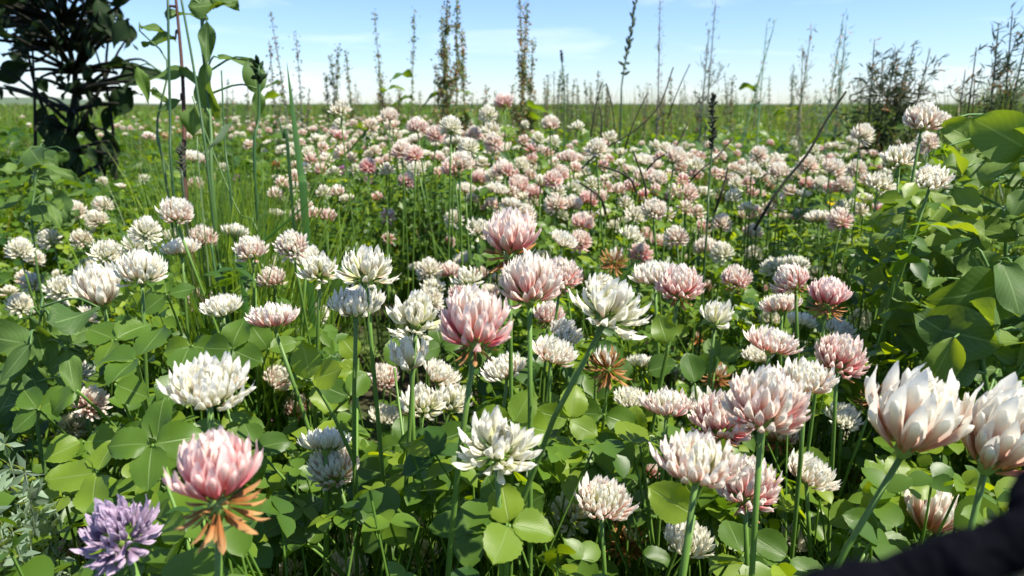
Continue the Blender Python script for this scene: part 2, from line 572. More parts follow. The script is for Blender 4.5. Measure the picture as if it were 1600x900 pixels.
MID = [
    (532, 170, 28, .1), (552, 193, 12, .3), (473, 207, 12, .5), (489, 202, 11, .4), (530, 194, 16, 0), (493, 219, 20, .1), (504, 217, 14, .2), (504, 231, 17, .5),
    (532, 213, 20, .6), (522, 206, 16, .4), (544, 228, 12, .3), (486, 250, 21, .7), (500, 265, 19, .6), (521, 269, 19, .1), (510, 252, 22, .1), (532, 239, 22, .3),
    (548, 248, 18, .3), (536, 264, 13, 'm'), (482, 236, 18, .05), (456, 240, 18, 0), (440, 232, 16, 0), (458, 228, 14, 0), (438, 239, 14, .1), (417, 223, 12, 0),
    (414, 237, 10, 0), (389, 227, 15, .4), (368, 188, 10, 0), (388, 190, 7, 0), (442, 186, 8, .3), (453, 201, 12, 0), (302, 246, 28, .2), (317, 250, 14, .4),
    (348, 261, 14, .1), (306, 288, 22, .7), (370, 278, 12, 'm'), (330, 277, 13, .5), (431, 278, 13, .2), (432, 255, 14, 'b'), (462, 258, 14, .6), (463, 294, 22, 0),
    (482, 291, 14, 0), (542, 311, 22, .1), (423, 295, 8, .4), (441, 313, 14, .1), (362, 214, 8, .3),
    (787, 159, 26, .6), (763, 179, 24, .05), (860, 193, 25, .3), (609, 181, 24, .3), (613, 196, 22, .3), (593, 188, 14, .3), (579, 197, 22, .3), (652, 198, 28, .4),
    (704, 200, 32, 0), (767, 204, 25, .2), (741, 211, 24, .45), (680, 211, 25, .5), (667, 207, 16, .4), (698, 210, 18, .1), (647, 219, 25, .1), (631, 208, 14, 0),
    (709, 222, 27, .05), (732, 232, 29, 0), (771, 224, 28, .4), (789, 232, 22, .2), (773, 238, 22, .1), (818, 221, 18, .5), (840, 218, 20, 0), (864, 222, 20, 0),
    (820, 195, 12, 0), (830, 234, 20, .6), (845, 234, 15, .3), (628, 236, 28, .45), (646, 243, 28, .5), (664, 241, 20, .05), (684, 246, 20, .5), (617, 214, 20, .1),
    (627, 222, 16, .2), (586, 236, 18, .3), (617, 241, 18, .5), (605, 248, 14, .4), (633, 257, 22, 0), (651, 266, 25, 0), (666, 259, 16, .1), (575, 261, 24, .8),
    (575, 281, 13, 'm'), (635, 283, 24, .6), (720, 254, 34, .3), (708, 262, 32, .5), (732, 257, 22, .4), (786, 265, 29, .4), (771, 277, 25, .1), (749, 278, 25, .55),
    (753, 257, 22, .2), (815, 259, 24, 0), (834, 264, 18, .1), (810, 288, 29, .5), (833, 301, 25, .6), (728, 295, 28, .1), (778, 297, 30, .15), (737, 312, 20, .1),
    (800, 320, 30, .15), (876, 270, 24, .4), (864, 282, 28, .5), (876, 246, 16, .4), (589, 307, 16, .8), (868, 320, 30, .3), (752, 324, 14, .4), (784, 336, 27, .4),
    (902, 200, 22, 0), (954, 216, 23, .1), (944, 225, 18, .6), (932, 234, 30, .15), (889, 246, 24, .4), (898, 262, 20, .5), (922, 250, 16, .05), (883, 272, 16, .6),
    (898, 294, 25, 0), (920, 311, 27, .65), (893, 320, 30, .35), (946, 294, 22, .5), (975, 265, 16, .5), (988, 265, 16, 0), (962, 275, 16, .1), (1004, 250, 26, .1),
    (1018, 250, 16, .4), (1027, 259, 18, .3), (1016, 274, 22, .65), (1028, 280, 26, .3), (1023, 229, 18, 0), (1042, 231, 22, .2), (1056, 245, 30, .3), (1076, 248, 16, .3),
    (1064, 262, 20, .5), (1086, 259, 26, .05), (1101, 258, 14, .2), (1087, 273, 22, .6), (1075, 303, 28, .4), (1042, 309, 14, .6), (1022, 328, 34, .35), (993, 336, 28, .2),
    (1127, 245, 15, .3), (1186, 242, 24, .3), (1182, 253, 18, .3), (1147, 262, 18, .25), (1159, 269, 16, .2), (1176, 268, 27, .2), (1129, 274, 18, .4), (1143, 278, 18, .3),
    (1190, 278, 22, .3), (1150, 289, 22, .05), (1106, 287, 12, .4), (1132, 309, 13, .8), (1116, 308, 14, .3), (1172, 301, 16, .6), (1188, 304, 16, .4), (1122, 299, 14, 0),
    (1347, 211, 30, .15), (1332, 223, 22, .05), (1305, 229, 16, .1), (1271, 235, 18, 0), (1442, 188, 54, .3), (1468, 192, 32, .3), (1448, 224, 30, .35), (1432, 234, 24, .3),
    (1405, 249, 46, .15), (1456, 282, 54, .2), (1375, 288, 36, .1), (1382, 272, 18, .2), (1262, 259, 28, .35), (1302, 264, 32, .3), (1338, 265, 26, .35), (1318, 291, 28, .35),
    (1282, 289, 24, 0), (1260, 287, 20, .6), (1216, 268, 28, .3), (1210, 249, 18, .1), (1214, 258, 22, .3), (1214, 283, 18, .05), (1234, 299, 20, .35), (1204, 290, 14, .5),
    (1328, 320, 20, .05), (1296, 249, 16, .6), (1242, 273, 20, .1), (1273, 272, 14, 0), (1278, 341, 34, .12), (1312, 345, 34, .45),
    (606, 338, 22, .6), (669, 359, 13, .5), (607, 373, 18, .55), (709, 342, 26, 0), (786, 335, 27, .35), (820, 336, 30, .25), (840, 337, 14, 0), (832, 319, 22, .1),
    (748, 359, 34, .1), (762, 357, 14, .5), (703, 377, 16, .7), (725, 405, 26, 0), (848, 402, 26, .2), (880, 376, 42, .08), (906, 378, 32, .5), (874, 335, 20, 0),
    (648, 418, 22, 0), (671, 423, 34, .1), (702, 425, 32, .45), (729, 437, 42, .05), (749, 428, 24, .4), (675, 451, 34, 0), (672, 470, 36, .1), (722, 459, 40, .5),
    (764, 459, 30, .45), (774, 440, 22, .2), (694, 474, 14, 0), (910, 348, 32, .6), (923, 338, 16, .5), (994, 338, 28, .2), (987, 369, 32, 0), (976, 347, 18, 0),
    (958, 354, 18, 0), (1008, 365, 20, .6), (1027, 377, 22, .5), (1056, 373, 34, .3), (1000, 397, 32, .65), (1128, 350, 27, .3), (1098, 352, 20, .6), (1098, 363, 22, .1),
    (1103, 387, 32, .25), (1128, 396, 32, 0), (1178, 398, 24, 0), (1175, 363, 26, .35), (1160, 337, 16, .3), (1150, 436, 44, .52), (1105, 446, 18, .4), (960, 407, 38, 'b'),
    (908, 436, 14, .6), (1070, 401, 16, 0), (882, 338, 14, 0),
    (275, 333, 50, .35), (317, 371, 40, .4), (368, 364, 38, 0), (283, 389, 52, .1), (270, 370, 30, 0), (392, 391, 46, .35), (456, 384, 46, .35), (478, 402, 46, 0),
    (499, 424, 56, .15), (430, 411, 28, .2), (424, 436, 40, .45), (311, 429, 18, .1), (312, 473, 38, .78), (468, 336, 26, .4), (464, 361, 14, 0), (481, 460, 22, 0),
    (497, 490, 30, 0), (246, 366, 18, 0),
    (1236, 439, 54, .5), (1242, 414, 38, .05), (1207, 418, 30, .05), (1274, 426, 24, 0), (1310, 422, 17, 0), (1204, 498, 30, .1), (1252, 504, 44, .05), (1312, 516, 44, 0),
    (1344, 498, 28, 0), (1196, 450, 10, .7),
    (882, 521, 50, .1), (858, 493, 46, .6), (1002, 568, 42, 0), (918, 512, 22, 'u'), (1090, 528, 20, 'b'), (1122, 588, 42, 'b'), (986, 624, 48, 0), (1056, 584, 24, .2),
    (860, 592, 20, 'u'), (1184, 556, 44, .2), (1318, 653, 50, .05), (1366, 622, 50, 'b'), (575, 555, 30, 'u'), (600, 590, 44, .4), (600, 650, 46, 0),
    (300, 512, 30, 'u'), (408, 610, 22, 'u'), (434, 593, 44, .3), (466, 637, 42, .5), (432, 660, 18, 'm'), (328, 642, 28, .3),
    (543, 843, 30, 0), (661, 867, 50, 0), (450, 895, 40, 0), (715, 888, 20, .7), (1018, 735, 24, .6), (805, 877, 28, 0), (1240, 842, 46, 0), (1330, 743, 30, 'b'),
    (1280, 690, 24, .1), (1323, 684, 20, 0), (940, 455, 58, .02),
    (32, 392, 34, .05), (77, 375, 30, .05), (118, 331, 29, .2), (152, 345, 29, .2), (160, 322, 26, .2), (72, 332, 16, .6), (128, 375, 29, .15), (55, 405, 24, .15),
    (37, 435, 22, .3), (50, 443, 30, .1), (95, 453, 38, .05), (87, 483, 28, .4), (32, 478, 34, 0), (15, 458, 22, .1), (167, 400, 46, .05), (212, 387, 42, 0),
    (128, 500, 40, .1), (137, 420, 28, 0), (90, 430, 15, 0), (228, 363, 44, .05), (118, 583, 42, .05), (143, 630, 48, .45), (113, 666, 36, 0), (108, 855, 28, .4),
    (232, 214, 17, .3), (160, 284, 14, .1), (186, 292, 16, .1), (226, 280, 14, 0),
]


def depth_for(px, py, wpx, D):
    """distance from size, held so that the head stays above the low leaves"""
    dz = FPX * D / wpx
    for _ in range(40):
        if P(px, py, dz)[2] > 0.15 or dz < 0.2:
            break
        dz *= 0.95
    return dz


HEADS = []      # px, py, half width px, dz for every head, for thinning leaves before them
for (px, py, wp, p, st, lab, nick, via) in HERO:
    D = 0.0235 if st != 'h' else 0.026
    if px == 797:
        D = 0.027
    if px in (876, 1128, 1222, 688, 702, 660, 1022):
        D = 0.026
    HEADS.append((px, py, wp / 2, depth_for(px, py, wp, D)))
NH = len(HERO)
for (px, py, wp, p) in MID:
    D = (0.0195 + 0.003 * random.random()) if wp > 20 else 0.0185
    HEADS.append((px, py, wp / 2, depth_for(px, py, wp, D)))
HEADS = np.array(HEADS, float)
HEADW = np.array([P(h[0], h[1], h[3]) for h in HEADS])

# ------------------------------------------------------------------ the ground
rr = np.concatenate([[0.0], np.geomspace(0.05, 900, 70)])
th = np.linspace(0, 2 * math.pi, 97)[:-1]
GV = [(0, 0, 0)]
for r in rr[1:]:
    for a in th:
        GV.append((r * math.sin(a), r * math.cos(a), 0))
GV = np.array(GV, float)
GV[:, 2] = (vnoise(GV[:, 0], GV[:, 1], 0.12, 3) - .5) * 0.03 * (np.hypot(GV[:, 0], GV[:, 1]) < 6)
k = len(th)
tri = np.array([(0, 1 + (i + 1) % k, 1 + i) for i in range(k)])
quads = []
for j in range(len(rr) - 2):
    b = 1 + j * k
    for i in range(k):
        quads.append((b + i, b + (i + 1) % k, b + k + (i + 1) % k, b + k + i))
tag(link('ground', mesh_np('ground', GV, [tri, np.array(quads)], None, None, M_GROUND)), kind='structure')

# far low rise on the left of the skyline
hx = np.linspace(-420, 420, 60)
HV, HC = [], []
for x in hx:
    h = 0.2 + 0.2 * vnoise(np.array([x]), np.array([0.0]), 60, 5)[0] + 3.4 * min(1, max(0, (-x - 215) / 50))
    for (yy, zz) in ((380, -0.5), (400, h), (440, h * 1.05), (470, -0.5)):
        HV.append((x, yy, zz))
        HC.append((0.07, 0.11, 0.06))
mh, th_, oh = mat('far_hill')
prh = th_.nodes.new('ShaderNodeBsdfPrincipled')
prh.inputs['Base Color'].default_value = (0.07, 0.11, 0.06, 1)
nh_ = _noise(th_, 0.2, 5.0)
th_.links.new(_mix(th_, nh_, (0.05, 0.09, 0.05), (0.10, 0.13, 0.07)), prh.inputs['Base Color'])
prh.inputs['Roughness'].default_value = 1.0
th_.links.new(prh.outputs[0], oh.inputs['Surface'])
tag(link('hill', mesh_np('hill', HV, [grid_faces(len(hx), 4)], HC, None, mh)), kind='structure')


# ------------------------------------------------------------------ foliage masses
def canopy_top(x, y):
    r = np.hypot(x, y)
    num, den = np.full(np.shape(x), 0.205 / 0.012), np.full(np.shape(x), 1 / 0.012)
    for (hx_, hy_, hz_) in HEADW:
        q = 1 / ((x - hx_) ** 2 + (y - hy_) ** 2 + 0.0006)
        num += q * (hz_ - 0.030)
        den += q
    h = np.clip(num / den, .12, .36) + 0.075 * (vnoise(x, y, 0.06, 21) - 0.55)
    h = h - 0.06 * np.exp(-(((x - 0.30) / 0.06) ** 2 + ((y - 0.50) / 0.12) ** 2))
    return h


def keep_clear(T, rad):
    """False for a leaf that would stand right in front of a flower head"""
    px, py, z = proj(T)
    ok = z > 0.05
    rp = FPX * rad / np.maximum(z, 0.02)
    for (hx_, hy_, hw, hz) in HEADS:
        d = ((px - hx_) / (hw + rp * 0.7)) ** 2 + ((py - hy_) / (hw * 0.85 + rp * 0.6)) ** 2
        ok &= ~((d < 1) & (z < hz + 0.012))
    return ok


def polar(n, r0, r1, half, power=1.0):
    a = RNG.uniform(-half, half, n)
    if power == 'log':
        r = r0 * (r1 / r0) ** RNG.random(n)
    else:
        r = np.sqrt(RNG.uniform(r0 * r0, r1 * r1, n))
    return r * np.sin(a), r * np.cos(a), r


def trifoliate(T, nrm, az, size, tone, tpl, mb, petioles=True):
    n = len(T)
    base = np.stack([np.cos(az), np.sin(az), np.zeros(n)], 1)
    R0 = frames_np(nrm, base)
    for q, ang in enumerate((-1.75, 0.0, 1.75)):
        a = ang + RNG.normal(0, 0.12, n)
        d = R0[:, :, 1] * np.cos(a)[:, None] + R0[:, :, 0] * np.sin(a)[:, None]
        nn = R0[:, :, 2] + RNG.normal(0, 0.22, (n, 3)) - d * RNG.normal(0.0, 0.22, n)[:, None]
        R = frames_np(nn, d)
        c = leaf_tone(tone + RNG.normal(0, 0.06, n))
        mb.add(*scatter(tpl, R, T, size * RNG.uniform(0.88, 1.1, n), c))
    if petioles:
        L = RNG.uniform(0.05, 0.12, n)
        d2 = np.stack([RNG.normal(0, .3, n), RNG.normal(0, .3, n), -np.ones(n)], 1) * L[:, None]
        wd = 0.0006
        V = np.stack([T, T + d2 * 0.5 + RNG.normal(0, .003, (n, 3)), T + d2], 1)
        off = np.array([[wd, 0, 0], [-wd * .5, wd * .9, 0], [-wd * .5, -wd * .9, 0]])
        VV = (V[:, :, None, :] + off[None, None]).reshape(-1, 3)
        f = []
        for i in range(2):
            for q in range(3):
                f.append((i * 3 + q, i * 3 + (q + 1) % 3, i * 3 + 3 + (q + 1) % 3, i * 3 + 3 + q))
        F = (np.array(f)[None] + (np.arange(n) * 9)[:, None, None]).reshape(-1, 4)
        mb.add(VV, [F], np.array([0.14, 0.26, 0.045]))


def near_foliage():
    mb = MB()
    # dense clover leaves round the nearest flowers
    for (n, r0, r1, half, tpl, s0) in ((13000, 0.13, 0.75, 0.92, TPL_MID, 0.0125), (20000, 0.7, 1.9, 0.80, TPL_LO, 0.0140)):
        x, y, r = polar(n, r0, r1, half)
        top = canopy_top(x, y)
        z = top * (1 - 0.75 * RNG.random(n) ** 1.5)
        T = np.stack([x, y, z], 1)
        size = s0 * RNG.uniform(0.6, 1.4, n)
        ok = keep_clear(T, size * 1.25)
        px, py, dz = proj(T)
        ok &= ~((r < 0.30) & (py < 560 + (0.30 - r) * 900))
        hol = ((x + .115 + .12 * (y - .8)) / .10) ** 2 + ((y - .92) / .46) ** 2
        ok &= ~((hol < 1) & (z > .04))
        ok &= ~((vnoise(x, y, 0.045, 61) > .60) & (z > .07) & (r < .9) & (RNG.random(n) < .85))      # gaps between the plants
        T, size, px = T[ok], size[ok], px[ok]
        n = len(T)
        nrm = np.stack([RNG.normal(0.08, .42, n), RNG.normal(-0.1, .42, n), np.ones(n)], 1)
        tone = np.clip(RNG.normal(0.50, 0.25, n), 0.02, 1.0)
        tone -= .5 * np.exp(-(((T[:, 0] + .15) / .16) ** 2 + ((T[:, 1] - 1.15) / .4) ** 2))      # shade at the back of the hollow, put into the leaf colour
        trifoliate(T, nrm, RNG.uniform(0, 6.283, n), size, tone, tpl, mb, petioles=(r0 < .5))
    # leaves close under each of the smaller heads
    sel = (HEADS[:, 2] < 30) & (HEADS[:, 3] < 2.2)
    Q = np.repeat(HEADW[sel], 12, axis=0)
    n = len(Q)
    an, rd = RNG.uniform(0, 6.283, n), .006 + .030 * RNG.random(n)
    T = Q + np.stack([rd * np.cos(an), rd * np.sin(an), -RNG.uniform(.016, .085, n)], 1)
    size = .0125 * RNG.uniform(.6, 1.3, n)
    ok = keep_clear(T, size * .8) & (T[:, 2] > .02)
    hol = ((T[:, 0] + .115 + .12 * (T[:, 1] - .8)) / .085) ** 2 + ((T[:, 1] - .82) / .24) ** 2
    ok &= hol > 1
    T, size = T[ok], size[ok]
    n = len(T)
    nrm = np.stack([RNG.normal(0.08, .5, n), RNG.normal(-.2, .5, n), np.ones(n)], 1)
    trifoliate(T, nrm, RNG.uniform(0, 6.283, n), size, np.clip(RNG.normal(.45, .24, n), .02, 1), TPL_LO, mb, petioles=False)
    return mb.mesh('clover_foliage', M_FOL)


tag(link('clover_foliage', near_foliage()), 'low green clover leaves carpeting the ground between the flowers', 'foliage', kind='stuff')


def blade_tpl(seg=4):
    v = np.linspace(0, 1, seg)
    V, L = [], []
    for q in v:
        wv = 0.5 * (1 - q ** 1.6) * (0.55 + 0.9 * q * (1 - q)) + 0.01
        for u in (-1, 1):
            V.append((u * wv, 0.0, q))
            L.append((u, q))
    return np.array(V), [grid_faces(seg, 2)], np.array(L)


def blades(mb, T, H, W, lean, col, seg=5, bend=0.35):
    """grass blades standing at T, height H, width W, lean (n,2)"""
    V, FS, L = blade_tpl(seg)
    n, k = len(T), len(V)
    a = RNG.uniform(0, 6.283, n)
    X = np.stack([np.cos(a), np.sin(a), np.zeros(n)], 1)
    q = V[:, 2]
    out = T[:, None, :] + X[:, None, :] * (V[None, :, 0:1] * W[:, None, None])
    sh = lean[:, None, :] * (0.35 * q + (1.0 - 0.35) * q ** 2)[None, :, None]
    hh = H[:, None] * (q - bend * 0.25 * q ** 3)[None, :]
    out = out + np.concatenate([sh, hh[:, :, None]], 2)
    F = [(f[None] + (np.arange(n) * k)[:, None, None]).reshape(-1, f.shape[1]) for f in FS]
    mb.add(out.reshape(-1, 3), F, np.repeat(col, k, axis=0))


def far_field():
    mb = MB()
    n = 52000
    x, y, r = polar(n, 1.55, 75, 0.82, 'log')
    T = np.stack([x, y, np.zeros(n)], 1)
    side = np.clip((x / np.maximum(r, .1) - 0.42) / 0.2, 0, 1)
    H = (0.24 + 0.12 * vnoise(x, y, 0.5, 8) + 0.04 * RNG.random(n) + 0.035 * side) * np.where(r < 2.6, 0.86, 1.0)
    H = np.minimum(H, 0.43) + 0.30 * np.clip(vnoise(np.arctan2(x, y) * 14, np.log(r) * 3, 1.0, 71) - .55, 0, 1) * RNG.random(n) * np.clip(r / 3, 0, 2.2)
    patch = vnoise(x, y, 1.3, 9)
    tone = np.clip(0.30 + 0.55 * (patch - .5) + RNG.normal(0.05, .16, n), 0.02, 1)
    c = leaf_tone(tone)
    dry = (RNG.random(n) < 0.16 + 0.12 * (vnoise(x, y, 2.5, 14) > .6))
    c[dry] = np.array([0.20, 0.19, 0.075]) * RNG.uniform(0.6, 1.2, (dry.sum(), 1))
    W = 0.0035 + 0.0028 * r
    nb = 9000
    a_ = RNG.uniform(.44, .80, nb)
    rb = RNG.uniform(1.0, 3.2, nb)
    xb, yb = rb * np.sin(a_), rb * np.cos(a_)
    edge = np.clip((a_ - .44) / .12, 0, 1)
    Hb = (.33 + .22 * edge * RNG.random(nb)) * np.where(rb < 1.4, .82, 1)
    cb = leaf_tone(np.clip(RNG.normal(.38, .2, nb), 0, 1)) * np.array([1.1, .95, 1.1])
    blades(mb, np.stack([xb, yb, 0 * xb], 1), Hb, .003 + .0022 * rb, RNG.normal(.05, .06, (nb, 2)), cb, 4)
    # ragged fringe of taller, paler grass before the skyline
    nf = 7000
    a_ = RNG.uniform(-.62, .80, nf)
    rf = RNG.uniform(2.6, 9.0, nf)
    cl = vnoise(a_ * 26, rf * .8, 1.0, 91) + .25 * (a_ > .05)
    kf = cl > .52
    a_, rf, cl = a_[kf], rf[kf], cl[kf]
    nf = len(a_)
    Hf = .37 + .34 * np.clip(cl - .45, 0, .6) * RNG.random(nf) * (.5 + rf / 6)
    cf = leaf_tone(np.clip(RNG.normal(.5, .2, nf), 0, 1))
    tan_ = RNG.random(nf) < .4
    cf[tan_] = np.array([.27, .25, .12]) * RNG.uniform(.7, 1.2, (tan_.sum(), 1))
    blades(mb, np.stack([rf * np.sin(a_), rf * np.cos(a_), 0 * a_], 1), Hf, .002 + .0012 * rf, RNG.normal(.02, .06, (nf, 2)), cf, 4)
    blades(mb, T, H * 1.05, W, RNG.normal(0, .07, (n, 2)) * (1 + r[:, None] * 0.02), c, 4)
    return mb.mesh('field_grass', M_GRASS)


tag(link('field_grass', far_field()), 'green grass and weeds of the open field stretching to the skyline', 'grass', kind='stuff')


def far_leaves():
    mb = MB()
    n = 26000
    x, y, r = polar(n, 1.5, 12, 0.82, 'log')
    top = 0.25 + 0.09 * vnoise(x, y, 0.4, 31) + 0.035 * np.clip((x / r - 0.42) / 0.2, 0, 1)
    z = top * (1 - 0.45 * RNG.random(n) ** 1.6)
    T = np.stack([x, y, z], 1)
    size = (0.016 + 0.0035 * r) * RNG.uniform(.7, 1.4, n)
    ok = keep_clear(T, size * .7)
    T, size, x, y, r = T[ok], size[ok], x[ok], y[ok], r[ok]
    n = len(T)
    tone = np.clip(0.33 + .5 * (vnoise(x, y, 0.9, 33) - .5) + RNG.normal(0, .17, n), .02, 1)
    nrm = np.stack([RNG.normal(0, .6, n), RNG.normal(-.1, .6, n), np.ones(n)], 1)
    az = RNG.uniform(0, 6.283, n)
    R = frames_np(nrm, np.stack([np.cos(az), np.sin(az), RNG.normal(0, .3, n)], 1))
    mb.add(*scatter(TPL_LO, R, T, size * 1.3, leaf_tone(tone)))
    return mb.mesh('field_weeds', M_FOL)


tag(link('field_weeds', far_leaves()), 'leafy green weeds covering the field behind the clover patch', 'weeds', kind='stuff')


# ------------------------------------------------------------------ florets and heads
def aprof(z):
    return np.interp(z, [0, .10, .2, .35, .55, .75, .88, .96, 1.0, 1.03], [.030, .042, .056, .078, .100, .110, .104, .078, .044, .004])


def floret_tpl(hi, bend, flare, wide, seed):
    rg = np.random.default_rng(seed)
    zs = [0, .12, .28, .48, .68, .84, .95, 1.0, 1.03] if hi == 2 else ([0, .2, .5, .78, .96, 1.03] if hi == 1 else [0, .45, .85, 1.03])
    sd = 6 if hi == 2 else (5 if hi == 1 else 4)
    V, t = [], []
    for z in zs:
        a = aprof(z) * wide
        a = a * .86
        c = a * 0.62
        yo = bend * z * z
        for k_ in range(sd):
            an = 2 * math.pi * k_ / sd + (math.pi / 2 if sd % 2 else 0)
            x, y = a * math.cos(an), c * math.sin(an)
            if y < 0:
                y *= 1.25
            V.append((x, y + yo, z))
            t.append(z)
    F = []
    for i in range(len(zs) - 1):
        for k_ in range(sd):
            F.append((i * sd + k_, i * sd + (k_ + 1) % sd, (i + 1) * sd + (k_ + 1) % sd, (i + 1) * sd + k_))
    FS = [np.array(F)]
    if hi:
        zz = np.array([.26, .50, .74, .92, 1.04, 1.13]) if hi == 2 else np.array([.32, .75, 1.12])
        us = np.linspace(-1, 1, 5 if hi == 2 else 3)
        b = len(V)
        for z in zz:
            a = np.interp(z, [.26, .5, .74, .92, 1.04, 1.13], [.066, .108, .138, .136, .100, .040]) * wide
            for u in us:
                y = 0.040 * wide + bend * z * z + flare * max(0, z - .5) ** 2 - 0.85 * a * abs(u) ** 1.4
                V.append((a * u * 1.02, y, z - 0.05 * abs(u) * (z > .9)))
                t.append(min(z, 1.0))
        FS[0] = np.concatenate([FS[0], grid_faces(len(zz), len(us)) + b])
    V = np.array(V)
    V[:, :2] += rg.normal(0, 0.006, (len(V), 2)) * (np.array(t) > .3)[:, None]
    return V, FS, np.array(t)


FLO = {(h, s): floret_tpl(h, b, f, w_, 100 + s) for h in (0, 1, 2)
       for s, (b, f, w_) in enumerate(((.16, .25, 1.0), (.24, .05, 1.08), (.10, .5, .92), (.2, -.15, 1.1), (.06, .45, 1.15)))}

WHITE = np.array([.92, .90, .80])
CREAM = np.array([.76, .76, .42])
PINK = np.array([.93, .27, .32])
LPINK = np.array([.94, .68, .64])
GREEN = np.array([.20, .30, .06])
BROWN = np.array([.46, .18, .05])
TAN = np.array([.60, .34, .14])
MAG = np.array([.62, .10, .52])
LMAG = np.array([.75, .35, .70])
PEACH = np.array([.82, .46, .34])
PURP = np.array([.36, .25, .38])
LPURP = np.array([.62, .50, .63])


def floret_colours(t, kind, p):
    """kind: n normal, c cream inner, b brown, m magenta, u bud, h peach, p purple"""
    if kind == 'b':
        base, tip, cal = BROWN, TAN * (0.7 + 0.5 * p), BROWN * .7
    elif kind == 'm':
        base, tip, cal = MAG, LMAG, GREEN
    elif kind == 'p':
        base, tip, cal = PURP, LPURP, GREEN
    elif kind == 'u':
        base, tip, cal = np.array([.22, .33, .07]), np.array([.42, .52, .18]), GREEN
    elif kind == 'h':
        base, tip, cal = WHITE + (PEACH - WHITE) * min(1, .35 + p * 1.3), WHITE, TAN
    elif kind == 'c':
        base, tip, cal = CREAM, WHITE * (1 - .12 * p) + CREAM * .12 * p, GREEN
    else:
        base = WHITE * .55 + CREAM * .45 + (PINK - WHITE * .55 - CREAM * .45) * min(1, p * 1.3)
        tip = WHITE + (LPINK - WHITE) * min(1, max(0, p - .15) * 1.05)
        cal = GREEN
    f1 = np.clip((t - .12) / .10, 0, 1)[:, None]
    f2 = np.clip((t - .40) / .55, 0, 1)[:, None]
    f2 = f2 * f2 * (3 - 2 * f2)
    return (cal * (1 - f1) + base * f1) * (1 - f2) + tip * f2


